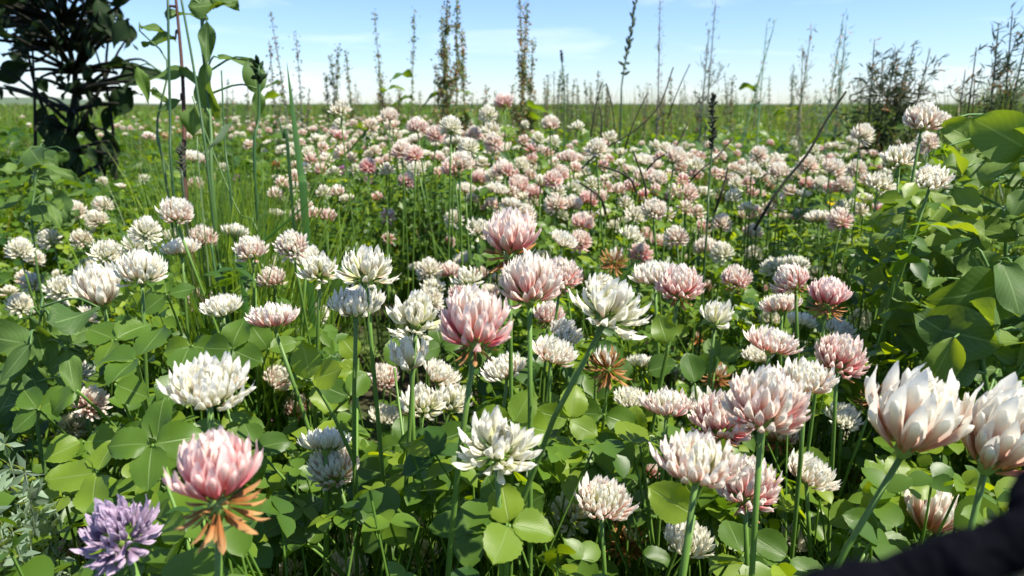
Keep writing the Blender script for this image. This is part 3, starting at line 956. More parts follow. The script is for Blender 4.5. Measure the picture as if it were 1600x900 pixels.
def head_layout(style, p, rg, skirt=.55):
    """list of (position, direction, up side, length, shape, kind, blush) in units of half the head's width"""
    L = []
    ga = 2.39996

    def put(el, az, ln, shape, kind, pp, lift=0.26, r0=(.28, .22), bias=.35):
        d = np.array([math.cos(el) * math.cos(az), math.cos(el) * math.sin(az), math.sin(el)])
        pos = np.array([0, 0, lift]) + d * np.array([r0[0], r0[0], r0[1]])
        d = norm(d + np.array([0, 0, bias]) + rg.normal(0, .07, 3))
        up = np.array([0, 0, 1.0]) if el < 1.3 else np.array([-math.cos(az), -math.sin(az), .1])
        L.append((pos, d, up, ln, shape, kind, float(np.clip(pp, 0, 1))))

    R_ = math.radians
    if style == 'g':
        n = 96
        for i in range(n):
            s = i / (n - 1)
            el = R_(86 - 118 * s ** .85) + rg.normal(0, .07)
            put(el, i * ga, .80 * rg.uniform(.88, 1.1) * (1 - .14 * (s > .85)), rg.integers(0, 4), 'c' if s < .14 and p < .3 else 'n', p * (.45 + .85 * s) + rg.normal(0, .09), .28, (.36, .28), .62)
        if p > .45:
            for i in range(9):
                put(R_(-20 - 30 * rg.random()), i * .7 + rg.normal(0, .2), .55 * rg.uniform(.7, 1.1), 2, 'b', rg.random(), .2, (.22, .16), 0)
    elif style == 'o':      # closed round ball
        n = 96
        for i in range(n):
            s = i / (n - 1)
            put(R_(88 - 140 * s ** .9) + rg.normal(0, .06), i * ga, .76 * rg.uniform(.88, 1.1), rg.integers(0, 4), 'n', p * (.5 + .8 * s) + rg.normal(0, .07), .50, (.26, .24), .30)
    elif style == 'h':
        n = 40
        for i in range(n):
            s = i / (n - 1)
            el = R_(84 - 92 * s ** .85) + rg.normal(0, .06)
            put(el, i * ga, 1.22 * rg.uniform(.8, 1.2), 4 if i % 3 else 2, 'h', p * (.5 + .9 * s) + rg.normal(0, .08), .25, (.28, .2), 1.05)
    elif style == 'd':
        n = 86
        for i in range(n):
            s = i / (n - 1)
            el = R_(84 - 88 * s ** .8) + rg.normal(0, .06)
            put(el, i * ga, (.62 + .10 * s) * rg.uniform(.88, 1.14), rg.integers(0, 4), 'c' if s < .3 else 'n', p * (.2 + 1.15 * s) + rg.normal(0, .06), .16, (.42, .13), .52)
    elif style == 'r':
        n = 64
        for i in range(n):
            s = i / (n - 1)
            el = R_(80 - 96 * s ** .9) + rg.normal(0, .15)
            put(el, i * ga + rg.normal(0, .2), .78 * rg.uniform(.75, 1.2), rg.integers(0, 5), 'c' if rg.random() < .35 else 'n', p * (.3 + s) + rg.normal(0, .06), .20, (.30, .18), .25)
    elif style == 'f':
        n = 17
        for i in range(n):
            s = i / (n - 1)
            el = R_(74 - 56 * s) + rg.normal(0, .14)
            put(el, i * ga, 1.05 * rg.uniform(.85, 1.12), 4 if i % 3 else 2, 'c' if s < .2 else 'n', p * (.5 + s), .15, (.1, .08), .2)
    elif style == 'a':
        n = 60
        for i in range(n):
            s = i / (n - 1)
            el = R_(84 - 74 * s ** .85) + rg.normal(0, .07)
            put(el, i * ga, .88 * rg.uniform(.88, 1.1), rg.integers(0, 4) if i % 5 else 4, 'n', p * (.7 + .5 * s) + rg.normal(0, .08), .34, (.24, .2), .5)
        for i in range(36):
            el = R_(14 - (38 + 36 * skirt) * (i / 35)) + rg.normal(0, .2)
            put(el, i * ga * 1.13, (.42 + .34 * skirt) * rg.uniform(.6, 1.15), 2 if i % 3 else 1, 'b', rg.random(), .26, (.2, .16), 0)
    elif style == 'b':
        n = 54
        for i in range(n):
            s = i / (n - 1)
            el = R_(70 - 120 * s) + rg.normal(0, .17)
            put(el, i * ga, .85 * rg.uniform(.7, 1.15), 2 if i % 2 else 0, 'n' if s < .10 else 'b', rg.random() * (.2 if s < .10 else 1), .25, (.2, .16), .05)
    elif style == 'u':
        for i in range(44):
            s = i / 43
            put(R_(85 - 95 * s), i * ga, .85 * rg.uniform(.8, 1.1), 2, 'u', rg.random(), .25)
    elif style in ('m', 'p'):
        n = 60
        for i in range(n):
            s = i / (n - 1)
            put(R_(88 - 125 * s) + rg.normal(0, .14), i * ga, .62 * rg.uniform(.7, 1.2), rg.integers(0, 4), style, rg.random(), .3, (.34, .36), .15)
    return L


MESH_CACHE = {}


def floret_mesh(shape, kind, p):
    q = round(float(p) * 6) / 6
    key = (int(shape), kind, q)
    if key not in MESH_CACHE:
        V, FS, t = FLO[(2, int(shape))]
        MESH_CACHE[key] = mesh_np('floret', V, FS, floret_colours(t, kind, q), None, M_PETAL)
    return MESH_CACHE[key]


def core_shape(r=0.22, lift=.20):
    """the receptacle in the middle of a head"""
    pts = np.array([(0, 0, lift - r * 1.1), (0, 0, lift - r * .7), (0, 0, lift), (0, 0, lift + r * .7), (0, 0, lift + r)])
    return tube(pts, np.array([.06, .16, .22, .15, .03]), 7)


def merged_head(style, p, seed, lod, stem=False):
    rg = np.random.default_rng(seed)
    mb = MB()
    lay = head_layout(style, p, rg)
    if lod == 0:
        lay = lay[::2] if len(lay) > 24 else lay
    V, FS = core_shape()
    mb.add(V, FS, GREEN * 1.1)
    for (pos, d, up, ln, sh, kind, pp) in lay:
        Vt, Ft, t = FLO[(lod, int(sh))]
        fr = frame(d, up)
        s = ln * (1.06 if lod == 0 else 1.0) * (np.array([.72, .55, 1]) if kind == 'b' and lod else np.ones(3))
        mb.add((Vt * np.array([(1.7, 1.15, 1)[lod], (1.7, 1.15, 1)[lod], 1]) * s) @ fr.T + pos, Ft, floret_colours(t, kind, pp))
    if stem:
        V, FS = tube(spline([(rg.normal(0, 3), rg.normal(0, 3), -27), (rg.normal(0, .8), rg.normal(0, .8), -11), (0, 0, .1)], 5), [.16, .13, .12, .1, .1], 4)
        mb.add(V, FS, np.array([.13, .24, .045]))
    return mb.mesh('flower_head' if not stem else 'clover_plant', M_PETAL)


RECEPT = MB()
RECEPT.add(*core_shape(), GREEN * 1.1)
RECEPT = RECEPT.mesh('flower_head', M_STEM)


def smooth_path(ctrl, n):
    c = np.array([np.asarray(p, float) for p in ctrl])
    d = np.concatenate([[0], np.cumsum(np.linalg.norm(np.diff(c, axis=0), axis=1))])
    q = np.linspace(0, d[-1], 28)
    p = np.stack([np.interp(q, d, c[:, k_]) for k_ in range(3)], 1)
    for _ in range(14):
        p[1:-1] = p[1:-1] * .5 + (p[:-2] + p[2:]) * .25
    return p[np.linspace(0, 27, n).round().astype(int)]


def stem_between(top, base, via=None, r=0.00105, wob=0.006):
    mids = []
    rg = np.random.default_rng(int(abs(top[0]) * 1e5) % 99991)
    if via is not None:
        mids = [np.asarray(via)]
    else:
        mids = [np.asarray(top) * .55 + np.asarray(base) * .45 + rg.normal(0, wob, 3) * np.array([1, 1, .2])]
    pts = smooth_path([base] + mids + [top], 10)
    rad = np.linspace(r * 1.2, r * .92, 10)
    mb = MB()
    V, FS = tube(pts - np.asarray(base), rad, 7)
    c = np.array([.125, .235, .04]) * rg.uniform(.85, 1.2)
    mb.add(V, FS, c)
    return mb.mesh('stem', M_STEM), pts


LOOKS = ((.04, 'white'), (.13, 'creamy white'), (.23, 'blush white'), (.33, 'pale pink'), (.48, 'light pink'), (.62, 'pink'), (9, 'deep pink'))


def look(p):
    if p == 'm':
        return 'magenta'
    if p == 'b':
        return 'brown faded'
    if p == 'u':
        return 'green budding'
    for a, s in LOOKS:
        if p < a:
            return s


# short names of things one can find, to describe the smaller heads by
MARKS = [(h[0], h[1], h[6]) for h in HERO if h[6]] + [
    (704, 100, 'the tallest dock clump'), (822, 90, 'the rust-tipped dock'), (787, 159, 'the pink skyline head'),
    (1113, 215, 'the dark seed spike'), (1255, 235, 'the slanting dark twig'), (1303, 324, 'the yellow flower'),
    (458, 180, 'the broad upright grass blade'), (336, 222, 'the pale cut grass blade'), (455, 345, 'the slanting grass blade'),
    (120, 200, 'the dark shrub'), (1480, 420, 'the broad-leaved weeds'), (200, 830, 'the purple flower')]
DIRS = ['right of', 'above and right of', 'above', 'above and left of', 'left of', 'below and left of', 'below', 'below and right of']
ORD = ['first', 'second', 'third', 'fourth', 'fifth', 'sixth', 'seventh', 'eighth', 'ninth', 'tenth', 'eleventh', 'twelfth', 'thirteenth', 'fourteenth', 'fifteenth', 'sixteenth', 'seventeenth', 'eighteenth', 'nineteenth', 'twentieth']


def auto_labels():
    keyed = {}
    for i, (px, py, wp, p) in enumerate(MID):
        if px == 787 and py == 159:
            continue
        best = min(MARKS, key=lambda m: math.hypot(px - m[0], py - m[1]))
        dx, dy = px - best[0], best[1] - py
        k_ = int(round(math.degrees(math.atan2(dy, dx)) / 45)) % 8
        keyed.setdefault((look(p), k_, best[2]), []).append((math.hypot(dx, dy), i))
    out = {}
    for (lk, k_, mk), lst in keyed.items():
        lst.sort()
        for q, (_, i) in enumerate(lst):
            if len(lst) == 1:
                out[i] = f'{lk} clover head {DIRS[k_]} {mk}'
            else:
                out[i] = f'{ORD[q]} {lk} clover head outward, {DIRS[k_]} {mk}'
    return out


LABELS = auto_labels()
GROUP = 'clover flowers of the meadow'
PLANTS = []      # (px, py, dz, empty, stem points, base)

for i, (px, py, wp, p, st, lab, nick, via) in enumerate(HERO):
    _, _, hw, dz = HEADS[i]
    rg = np.random.default_rng(500 + i)
    R = 1.06 * hw * dz / FPX
    tilt = {955: (0.45, -.25), 575: (.25, -.1), 640: (-.1, -.1), 688: (.5, 0), 1313: (.1, -.25), 780: (.2, -.45), 650: (.1, -.5), 866: (.35, -.1), 1422: (.1, -.1), 1220: (-.1, .25),
            510: (0, .5), 890: (-.3, -.3), 943: (.15, -.2), 1120: (.1, -.2), 742: (.02, .08), 828: (0, .1)}.get(px, (rg.normal(0, .13), rg.normal(-.08, .12)))
    up = norm((tilt[0], tilt[1], 1))
    hgt = {'g': .55, 'h': .7, 'd': .46, 'r': .46, 'f': .55, 'a': .40, 'b': .28}.get(st, .45)
    c = P(px, py, dz)
    top = c - up * R * hgt
    vp = None
    if via is not None:
        vp = P(via[0], via[1], dz + 0.006)
        d2 = vp - top
        base = vp + d2 * max(.3, (vp[2] / max(.03, top[2] - vp[2])) * .5)
        base = np.array([vp[0] + np.clip(base[0] - vp[0], -.06, .06), vp[1] + rg.normal(.015, .015), 0.0])
    else:
        base = np.array([top[0] + rg.normal(0, .025), top[1] + abs(rg.normal(.02, .02)), 0.0])
    e = link('clover_plant', None, loc=base)
    e.empty_display_size = 0.01
    tag(e, lab, 'clover', GROUP)
    sm, pts = stem_between(top + up * R * .05, base, vp)
    link('stem', sm, e)
    fr = frame(up, (math.sin(i * 1.7), math.cos(i * 1.7), 0))
    if wp < 74 and st not in ('f', 'h'):      # florets too fine to pick apart one by one
        link('flower_head', merged_head(st, p, 700 + i, 2), e, M=to_M(fr * R, top - base))
        PLANTS.append((px, py, dz, e, pts, base))
        continue
    head = link('flower_head', RECEPT, e, M=to_M(fr * (R * np.array([1, 1, 1.12 if st in 'gah' else 1.0])), top - base))
    for (pos, d, upv, ln, sh, kind, pp) in head_layout(st, p, rg, .75 if px == 340 else .5):
        f3 = frame(d, upv)
        link('floret', floret_mesh(sh, kind, pp), head, M=to_M(f3 * (ln * rg.uniform(.96, 1.06) * (np.array([.72, .55, 1]) if kind == 'b' else np.ones(3))), pos))
    PLANTS.append((px, py, dz, e, pts, base))

HV_CACHE = {}


def head_variant(p, lod, k_, style=None, stem=False):
    q = p if isinstance(p, str) else round(p * 8) / 8
    key = (q, lod, k_, style, stem)
    if key not in HV_CACHE:
        st = q if isinstance(q, str) else style
        HV_CACHE[key] = merged_head(st, 0.3 if isinstance(q, str) else q, 900 + k_ * 17 + lod, lod, stem)
    return HV_CACHE[key]


for i, (px, py, wp, p) in enumerate(MID):
    _, _, hw, dz = HEADS[NH + i]
    rg = np.random.default_rng(2500 + i)
    R = (1.20 if wp < 40 else 1.10) * hw * dz / FPX
    up = norm((rg.normal(0.03, .28), rg.normal(-.10, .28), 1))
    style = 'g' if (not isinstance(p, str) and p > .2) else ('d' if rg.random() < .65 else 'r')
    if (px < 240 and 300 < py < 700) or (wp < 40 and rg.random() < .45):
        style = 'o'
    c = P(px, py, dz)
    top = c - up * R * (.55 if style in 'go' else .44)
    label = LABELS.get(i, 'pink clover head standing up on the skyline beside the rust-tipped dock')
    az = rg.uniform(0, 6.28)
    fr = frame(up, (math.cos(az), math.sin(az), 0))
    if wp < 24:
        o = link('clover_plant', head_variant(p if isinstance(p, str) else p * .8, 0, rg.integers(0, 4), style, True), M=to_M(fr * R, top))
        tag(o, label, 'clover', GROUP)
    else:
        base = np.array([top[0] + rg.normal(0, .03), top[1] + rg.normal(.02, .02), 0.0])
        e = link('clover_plant', None, loc=base)
        e.empty_display_size = 0.01
        tag(e, label, 'clover', GROUP)
        sm, pts = stem_between(top + up * R * .05, base, None, .001, .008)
        link('stem', sm, e)
        link('flower_head', head_variant(p if isinstance(p, str) else p * .88, 2 if wp > 40 else 1, rg.integers(0, 4), style), e, M=to_M(fr * R, top - base))
        PLANTS.append((px, py, dz, e, pts, base))

# the many smaller heads between and behind those, past counting
mbf = MB()
LOWV = {}
taken = [(h[0], h[1], h[2]) for h in HEADS]
made = 0
for q in range(2600):
    if made >= 330:
        break
    if q % 3 == 0:
        px, py = RNG.normal(560, 190), RNG.uniform(174, 215)
    else:
        px, py = RNG.uniform(430, 1400), 190 + 150 * RNG.random() ** 1.3
        if 530 < px < 740 and py > 275:
            continue
    if py < 182 + (0 if px < 740 else 42 * min(1, (px - 740) / 160)):
        continue
    row = max(2.0, py - 160)
    dz = min(3.6, max(.85, FPX * RNG.uniform(.075, .115) / row))
    wp = FPX * .0205 / dz
    if any((px - a) ** 2 + (py - b) ** 2 < (.62 * (w_ + wp / 2)) ** 2 for a, b, w_ in taken):
        continue
    c = P(px, py, dz)
    if c[2] > .395:
        continue
    taken.append((px, py, wp / 2))
    made += 1
    R = .0102
    up = norm((RNG.normal(0, .2), RNG.normal(-.1, .2), 1))
    blush = float(np.clip(RNG.choice([0, .05, .15, .3, .4, .55]), 0, 1))
    V, FS = tube(np.array([(0, 0, .0), (0, 0, .2), (0, 0, .45), (0, 0, .6)]), [.2, .5, .45, .15], 6)
    mbf.add(V * R + c - np.array([0, 0, R * .4]), FS, CREAM * .9)
    fr = frame(up, (math.cos(q), math.sin(q), 0))
    Vt, Ft, t = FLO[(0, 0)]
    for (pos, d, upv, ln, sh, kind, pp) in head_layout('a' if q % 11 == 0 else 'b' if q % 23 == 0 else 'o' if q % 2 else 'g' if blush > .2 else 'd', blush, RNG)[::3]:
        W_ = (Vt * np.array([2.0, 2.0, 1.0]) * ln) @ frame(d, upv).T + pos
        mbf.add((W_ @ fr.T) * R + c - np.array([0, 0, R * .45]), Ft, floret_colours(t, kind, pp))
    V, FS = tube(np.array([[c[0] + RNG.normal(0, .01), c[1], 0], c]), [.0011, .001], 3)
    mbf.add(V, FS, np.array([.13, .24, .045]))
tag(link('distant_clover_flowers', mbf.mesh('distant_clover_flowers', M_PETAL)), 'many small pale clover heads crowding the middle of the field', 'clover', kind='stuff')

# ------------------------------------------------------------------ nearer clover leaves, as parts of their plants
LEAVES = [  # junction column, row, leaflet length px, normal (right, up, towards camera), direction of middle leaflet, tone
    (792, 803, 76, (-.2, .5, .8), 130, .30), (796, 820, 92, (0, .9, .35), -2, .80), (880, 850, 62, (.2, .7, .6), -50, .9), (1000, 872, 60, (0, .8, .5), 90, .3),
    (985, 692, 66, (-.1, .5, .8), 78, .72), (1000, 697, 72, (.1, .85, .4), 12, .8), (888, 655, 66, (.1, .4, .9), 72, .82), (944, 648, 62, (-.2, .5, .8), 80, .4),
    (1085, 805, 88, (-.2, .35, .9), 150, .78), (682, 690, 62, (.1, .3, .9), -80, .12), (632, 692, 56, (0, .6, .7), 200, .45), (600, 742, 56, (.2, .5, .7), 150, .3),
    (852, 702, 64, (.2, .6, .7), 250, .15), (238, 694, 88, (.1, .6, .7), -85, .42), (246, 690, 78, (-.1, .5, .8), 80, .36), (300, 700, 70, (.2, .6, .7), 60, .4),
    (152, 738, 84, (0, .8, .5), 190, .7), (100, 775, 66, (0, .9, .3), 175, .8), (486, 594, 72, (-.2, .4, .9), 112, .8), (498, 596, 60, (.1, .6, .8), 35, .85),
    (300, 540, 58, (0, .5, .8), 95, .5), (362, 546, 62, (0, .5, .8), 80, .3), (420, 545, 54, (.1, .6, .7), 30, .4), (212, 562, 80, (-.1, .9, .3), 165, .35),
    (280, 582, 74, (.1, .9, .4), 15, .3), (616, 575, 62, (0, .5, .8), 80, .4), (1010, 580, 52, (-.1, .5, .85), 100, .2), (1086, 600, 56, (.1, .4, .9), 95, .25),
    (1044, 540, 62, (0, .4, .9), 90, .7), (1388, 768, 70, (.2, .8, .4), 200, .6), (1340, 790, 62, (0, .6, .7), 120, .7), (1240, 705, 58, (0, .5, .8), 60, .6),
    (802, 662, 74, (.1, .4, .9), 70, .6), (1160, 866, 78, (0, .9, .3), 12, .3), (1232, 872, 70, (-.1, .8, .5), 60, .3), (228, 886, 80, (0, .8, .5), 100, .45),
    (640, 884, 52, (0, .6, .8), 95, .35), (700, 806, 58, (-.1, .6, .7), 170, .15), (452, 806, 60, (0, .7, .6), 120, .2), (492, 770, 55, (.1, .7, .6), 30, .25),
    (572, 800, 55, (0, .6, .7), 80, .2), (740, 655, 58, (0, .5, .8), 100, .2), (930, 880, 60, (0, .8, .5), 60, .25), (400, 700, 60, (.1, .7, .6), 20, .3),
    (120, 610, 74, (-.2, .6, .7), 120, .6), (180, 600, 74, (.1, .5, .8), 70, .5), (180, 530, 66, (0, .8, .5), 150, .45), (1180, 610, 46, (0, .5, .8), 90, .6),
    (560, 560, 52, (-.1, .5, .8), 140, .8), (1370, 830, 70, (.1, .8, .5), 60, .4), (1290, 850, 60, (0, .7, .6), 100, .5), (740, 870, 55, (0, .7, .6), 80, .2),
    (1120, 560, 44, (0, .5, .8), 100, .35), (960, 560, 44, (0, .6, .8), 220, .2), (400, 450, 40, (0, .5, .8), 90, .75), (460, 440, 38, (0, .6, .8), 60, .8),
    (260, 460, 50, (0, .7, .6), 120, .3), (545, 620, 60, (.1, .5, .8), 60, .3), (840, 760, 60, (0, .6, .7), 200, .15), (330, 560, 52, (0, .5, .8), 40, .35),
    (1410, 760, 64, (-.1, .6, .8), 100, .75), (1290, 770, 50, (0, .5, .8), 70, .8), (690, 540, 44, (0, .5, .8), 110, .3), (1000, 760, 58, (.1, .6, .7), 40, .2),
    (480, 850, 62, (0, .8, .5), 150, .25), (590, 880, 60, (.1, .8, .5), 60, .25), (840, 880, 60, (0, .8, .5), 110, .3), (130, 690, 70, (0, .8, .5), 100, .6),
    (770, 740, 58, (.2, .4, .9), 95, .35), (1115, 800, 66, (.2, .3, .9), 30, .6), (1320, 590, 44, (0, .5, .8), 200, .5), (60, 640, 60, (0, .7, .6), 120, .4),
]
LEAF_CACHE = {}
for q, (px, py, lp, nv, rot, tone) in enumerate(LEAVES):
    rg = np.random.default_rng(4000 + q)
    L = 0.0205 * rg.uniform(.92, 1.12)
    dz = FPX * L / lp
    L *= .84
    c = P(px, py, dz)
    if c[2] < .05:
        dz *= .8
        c = P(px, py, dz)
    pl = min(PLANTS, key=lambda t: math.hypot(px - t[0], (py - t[1] - 60) * .7) + abs(dz - t[2]) * 700)
    e, pts, base = pl[3], pl[4], np.asarray(pl[5])
    node = min(pts[1:-2], key=lambda s: abs(s[2] - max(.03, c[2] - .06)))
    mb = MB()
    V, FS = tube(spline([node - c, (node - c) * .45 + np.array([0, 0, .004]), (0, 0, 0)], 7), np.linspace(.0011, .0006, 7), 5)
    mb.add(V, FS, np.array([.14, .26, .045]))
    lf = link('leaf', mb.mesh('petiole', M_STEM), e, loc=c - base)
    n = norm(C_R * nv[0] + np.array([0, 0, 1.0]) * nv[1] - np.array([0, 1.0, 0]) * nv[2])
    a = math.radians(rot)
    d0 = C_R * math.cos(a) + C_U * math.sin(a)
    fr0 = frame(n, d0)
    for ang in (-1.7, 0, 1.7):
        an = ang + rg.normal(0, .12)
        d = fr0[:, 1] * math.cos(an) + fr0[:, 0] * math.sin(an)
        nn = norm(fr0[:, 2] + rg.normal(0, .16, 3))
        y = norm(d - nn * (d @ nn))
        F3 = np.stack([np.cross(y, nn), y, nn], 1)
        if not keep_clear((c + y * L * .6)[None], np.array([L * .35]))[0]:
            continue
        tv = int(rg.integers(0, 5))
        tq = round(float(np.clip(tone + rg.normal(0, .07), 0, 1)) * 10) / 10
        if (tv, tq) not in LEAF_CACHE:
            Vt, Ft, lu = TPL_HI[tv]
            LEAF_CACHE[(tv, tq)] = mesh_np('leaflet', Vt, Ft, np.broadcast_to(leaf_tone(tq), (len(Vt), 3)), lu, M_LEAF)
        link('leaflet', LEAF_CACHE[(tv, tq)], lf, M=to_M(F3 * L * rg.uniform(.9, 1.1), d * .001))


# ------------------------------------------------------------------ purple flower and small flowers
def flower_simple(name, px, py, dz, D, style, label, cat, tilt=(0, 0)):
    rg = np.random.default_rng(int(px * 7 + py))
    R = D / 2
    up = norm((tilt[0], tilt[1], 1))
    top = P(px, py, dz) - up * R * .4
    base = np.array([top[0] + .02, top[1] + .03, 0.0])
    e = tag(link(name, None, loc=base), label, cat)
    e.empty_display_size = .01
    sm, pts = stem_between(top + up * R * .05, base)
    link('stem', sm, e)
    head = link('flower_head', RECEPT, e, M=to_M(frame(up) * R, top - base))
    for (pos, d, upv, ln, sh, kind, pp) in head_layout(style, .4, rg):
        link('floret', floret_mesh(sh, kind, pp), head, M=to_M(frame(d, upv) * (ln * (np.array([1.15, 1.15, 1]) if style == 'p' else 1.0)), pos))
        if style == 'p':
            for _ in range(2):
                d2 = norm(d + rg.normal(0, .4, 3))
                link('floret', floret_mesh(int(rg.integers(0, 4)), kind, pp), head, M=to_M(frame(d2, upv) * (ln * rg.uniform(.6, 1) * np.array([1.1, 1.1, 1])), pos))


flower_simple('purple_flower', 186, 836, .21, .023, 'p', 'purple vetch-like flower head beside the rusty-skirted pink clover', 'flower', (-.2, -.3))
flower_simple('purple_flower', 1566, 886, .27, .016, 'p', 'small lilac flower below the dark strap', 'flower')

# yellow flower
yp = P(1304, 324, .95)
e = tag(link('yellow_flower', None, loc=(yp[0], yp[1], 0)), 'small yellow flower among the pale clover near the slanting dark twig', 'flower')
link('stem', stem_between(np.array([yp[0], yp[1], yp[2]]), np.array([yp[0] + .01, yp[1], 0]))[0], e, loc=(.01, 0, 0))
mb = MB()
Vt, Ft, lu = leaflet_tpl(5, 3, 'oval', .3, -.3)
mb.add(Vt, Ft, np.array([.80, .55, .01]), lu)
pm = mb.mesh('petal', M_PETAL)
for q in range(6):
    a = q * 1.047
    d = norm((math.cos(a), math.sin(a), .35))
    n = norm((-.35 * math.cos(a), -.35 * math.sin(a), 1))
    y = norm(d - n * (d @ n))
    link('petal', pm, e, M=to_M(np.stack([np.cross(y, n), y, n], 1) * .012, (0, 0, yp[2])))


# ------------------------------------------------------------------ broad-leaved weeds at the right
BROAD_CACHE = {}


def big_leaf(shape, tone, tv, material, serr=.0, rows=12):
    key = (shape, tone, tv, material.name)
    if key not in BROAD_CACHE:
        Vt, Ft, lu = leaflet_tpl(rows, 7, shape, (.12, .35, .05, .25)[tv], (.15, .3, -.1, .45)[tv], serr, (.6, 1.0, 1.4, .8)[tv], tv)
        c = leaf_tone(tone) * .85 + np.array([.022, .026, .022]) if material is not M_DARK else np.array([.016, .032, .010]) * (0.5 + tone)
        BROAD_CACHE[key] = mesh_np('leaf', Vt, Ft, np.broadcast_to(c, (len(Vt), 3)), lu, material)
    return BROAD_CACHE[key]


def weed(name, label, cat, stem_px, leaf_spots, material, shapes, tone_rng, group=None, stem_col=(.10, .2, .04), r=.0022, seed=0, stalk_len=.5):
    """stem_px: (column,row,depth) along the stem from base up; leaf_spots: column,row,depth,length m, normal, dir angle"""
    rg = np.random.default_rng(seed)
    sp = [P(*s) for s in stem_px]
    base = np.array([sp[0][0], sp[0][1] + .01, 0.0])
    e = tag(link(name, None, loc=base), label, cat, group)
    e.empty_display_size = .02
    pts = spline([base] + sp, 14)
    mb = MB()
    V, FS = tube(pts - base, np.linspace(r, r * .45, 14), 7)
    mb.add(V, FS, np.array(stem_col))
    link('stem', mb.mesh('stem', M_STEM if stem_col[1] > .1 else M_DRY), e)
    for (px, py, dz, L, nv, rot) in leaf_spots:
        L = L * (.78 if name == 'tall_leafy_weed' else 1)
        c = P(px, py, dz)
        n = norm(C_R * nv[0] + np.array([0, 0, 1.0]) * nv[1] - np.array([0, 1.0, 0]) * nv[2])
        a = math.radians(rot)
        d = norm(C_R * math.cos(a) + C_U * math.sin(a) + C_F * rg.normal(0, .25))
        y = norm(d - n * (d @ n))
        F3 = np.stack([np.cross(y, n), y, n], 1)
        tone = round(float(rg.uniform(*tone_rng)) * 8) / 8
        start = c - y * L * .5
        lf = link('leaf', big_leaf(shapes[int(rg.integers(0, len(shapes)))], tone, int(rg.integers(0, 4)), material), e, M=to_M(F3 * L, start - base))
        node = min(pts, key=lambda s: np.linalg.norm(s - start) + max(0, s[2] - start[2]) * .5)
        mb = MB()
        inv = np.linalg.inv(F3 * L)
        loc = [inv @ (q_ - start) for q_ in spline([node, node * .4 + start * .6 + np.array([0, 0, .006]), start], 6)]
        V, FS = tube(np.array(loc), np.linspace(r * .55 / L, r * .3 / L, 6), 5)
        mb.add(V, FS, np.array(stem_col) * 1.1)
        link('petiole', mb.mesh('petiole', M_STEM if stem_col[1] > .1 else M_DRY), lf)
    return e


rgb = np.random.default_rng(77)


def spots(n, box, depth, length, rg, tilt=(-.25, .8, .45), rots=(0, 360), jit=.35):
    out = []
    for _ in range(n):
        nv = np.array(tilt) + rg.normal(0, jit, 3)
        nv[1] = abs(nv[1])
        out.append((rg.uniform(box[0], box[2]), rg.uniform(box[1], box[3]), rg.uniform(*depth), rg.uniform(*length), nv, rg.uniform(*rots)))
    return out


BG = 'broad-leaved weeds at the photo edge'
weed('broad_leaved_weed', 'tall broad-leaved green weed with glossy oval leaves, topmost at the photo edge', 'weed',
     [(1575, 560, .62), (1570, 400, .60), (1590, 260, .58), (1600, 190, .57)],
     spots(44, (1490, 195, 1660, 370), (.46, .66), (.020, .042), rgb, jit=.5), M_BROAD, ('oval', 'clover'), (.35, .75), BG, seed=1)
weed('broad_leaved_weed', 'bushy broad-leaved weed with pale sunlit leaves beside the pink clover heads', 'weed',
     [(1440, 640, .56), (1450, 500, .55), (1440, 400, .54), (1450, 330, .54)],
     spots(54, (1375, 315, 1535, 500), (.46, .60), (.018, .040), rgb, jit=.5), M_BROAD, ('oval', 'clover'), (.3, .8), BG, seed=2)
weed('broad_leaved_weed', 'broad-leaved weed with large shaded leaves above the huge blush clover', 'weed',
     [(1560, 760, .48), (1540, 600, .46), (1530, 520, .46), (1545, 420, .47)],
     spots(54, (1420, 400, 1650, 610), (.40, .54), (.020, .042), rgb, jit=.5), M_BROAD, ('oval', 'clover'), (.2, .65), BG, seed=3)

# ------------------------------------------------------------------ dark shrub at the left
rgd = np.random.default_rng(31)
DG = 'dark shrub stems'
ls = spots(230, (-90, -140, 190, 62), (.62, .88), (.016, .038), rgd, (0, .5, .7), (180, 360), .6)
ls += spots(60, (0, 50, 215, 150), (.66, .84), (.012, .026), rgd, (0, .5, .7), (180, 360), .8)
ls += spots(16, (66, 160, 188, 265), (.70, .80), (.016, .034), rgd, (0, .3, .9), (240, 300), .5)
ls += [(80, 205, .76, .055, (.1, .2, .9), 260), (110, 215, .75, .065, (-.1, .2, .9), 275), (98, 235, .74, .06, (.2, .2, .9), 268), (135, 200, .76, .05, (0, .2, 1), 280),
       (165, 190, .78, .05, (-.2, .3, .9), 250), (170, 230, .77, .05, (.1, .2, 1), 275), (155, 250, .76, .045, (0, .2, 1), 265), (62, 185, .76, .04, (.2, .2, 1), 240),
       (215, 115, .76, .05, (0, .6, .6), 20), (190, 160, .76, .05, (.2, .3, .9), 240), (235, 110, .76, .035, (0, .6, .6), -20), (70, 250, .75, .05, (.2, .2, 1), 275),
       (120, 262, .75, .045, (0, .2, 1), 270), (30, 110, .76, .06, (0, .5, .7), 220)]
KS = 2.15
ls = [(a, b, c * KS, d * KS * (.72 if b > 150 else .9), e_, f) for (a, b, c, d, e_, f) in ls]
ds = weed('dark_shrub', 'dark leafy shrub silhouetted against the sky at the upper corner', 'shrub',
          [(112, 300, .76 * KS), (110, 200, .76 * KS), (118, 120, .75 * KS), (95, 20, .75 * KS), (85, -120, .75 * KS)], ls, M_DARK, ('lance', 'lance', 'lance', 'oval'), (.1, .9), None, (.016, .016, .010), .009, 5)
base = np.array(ds.location)
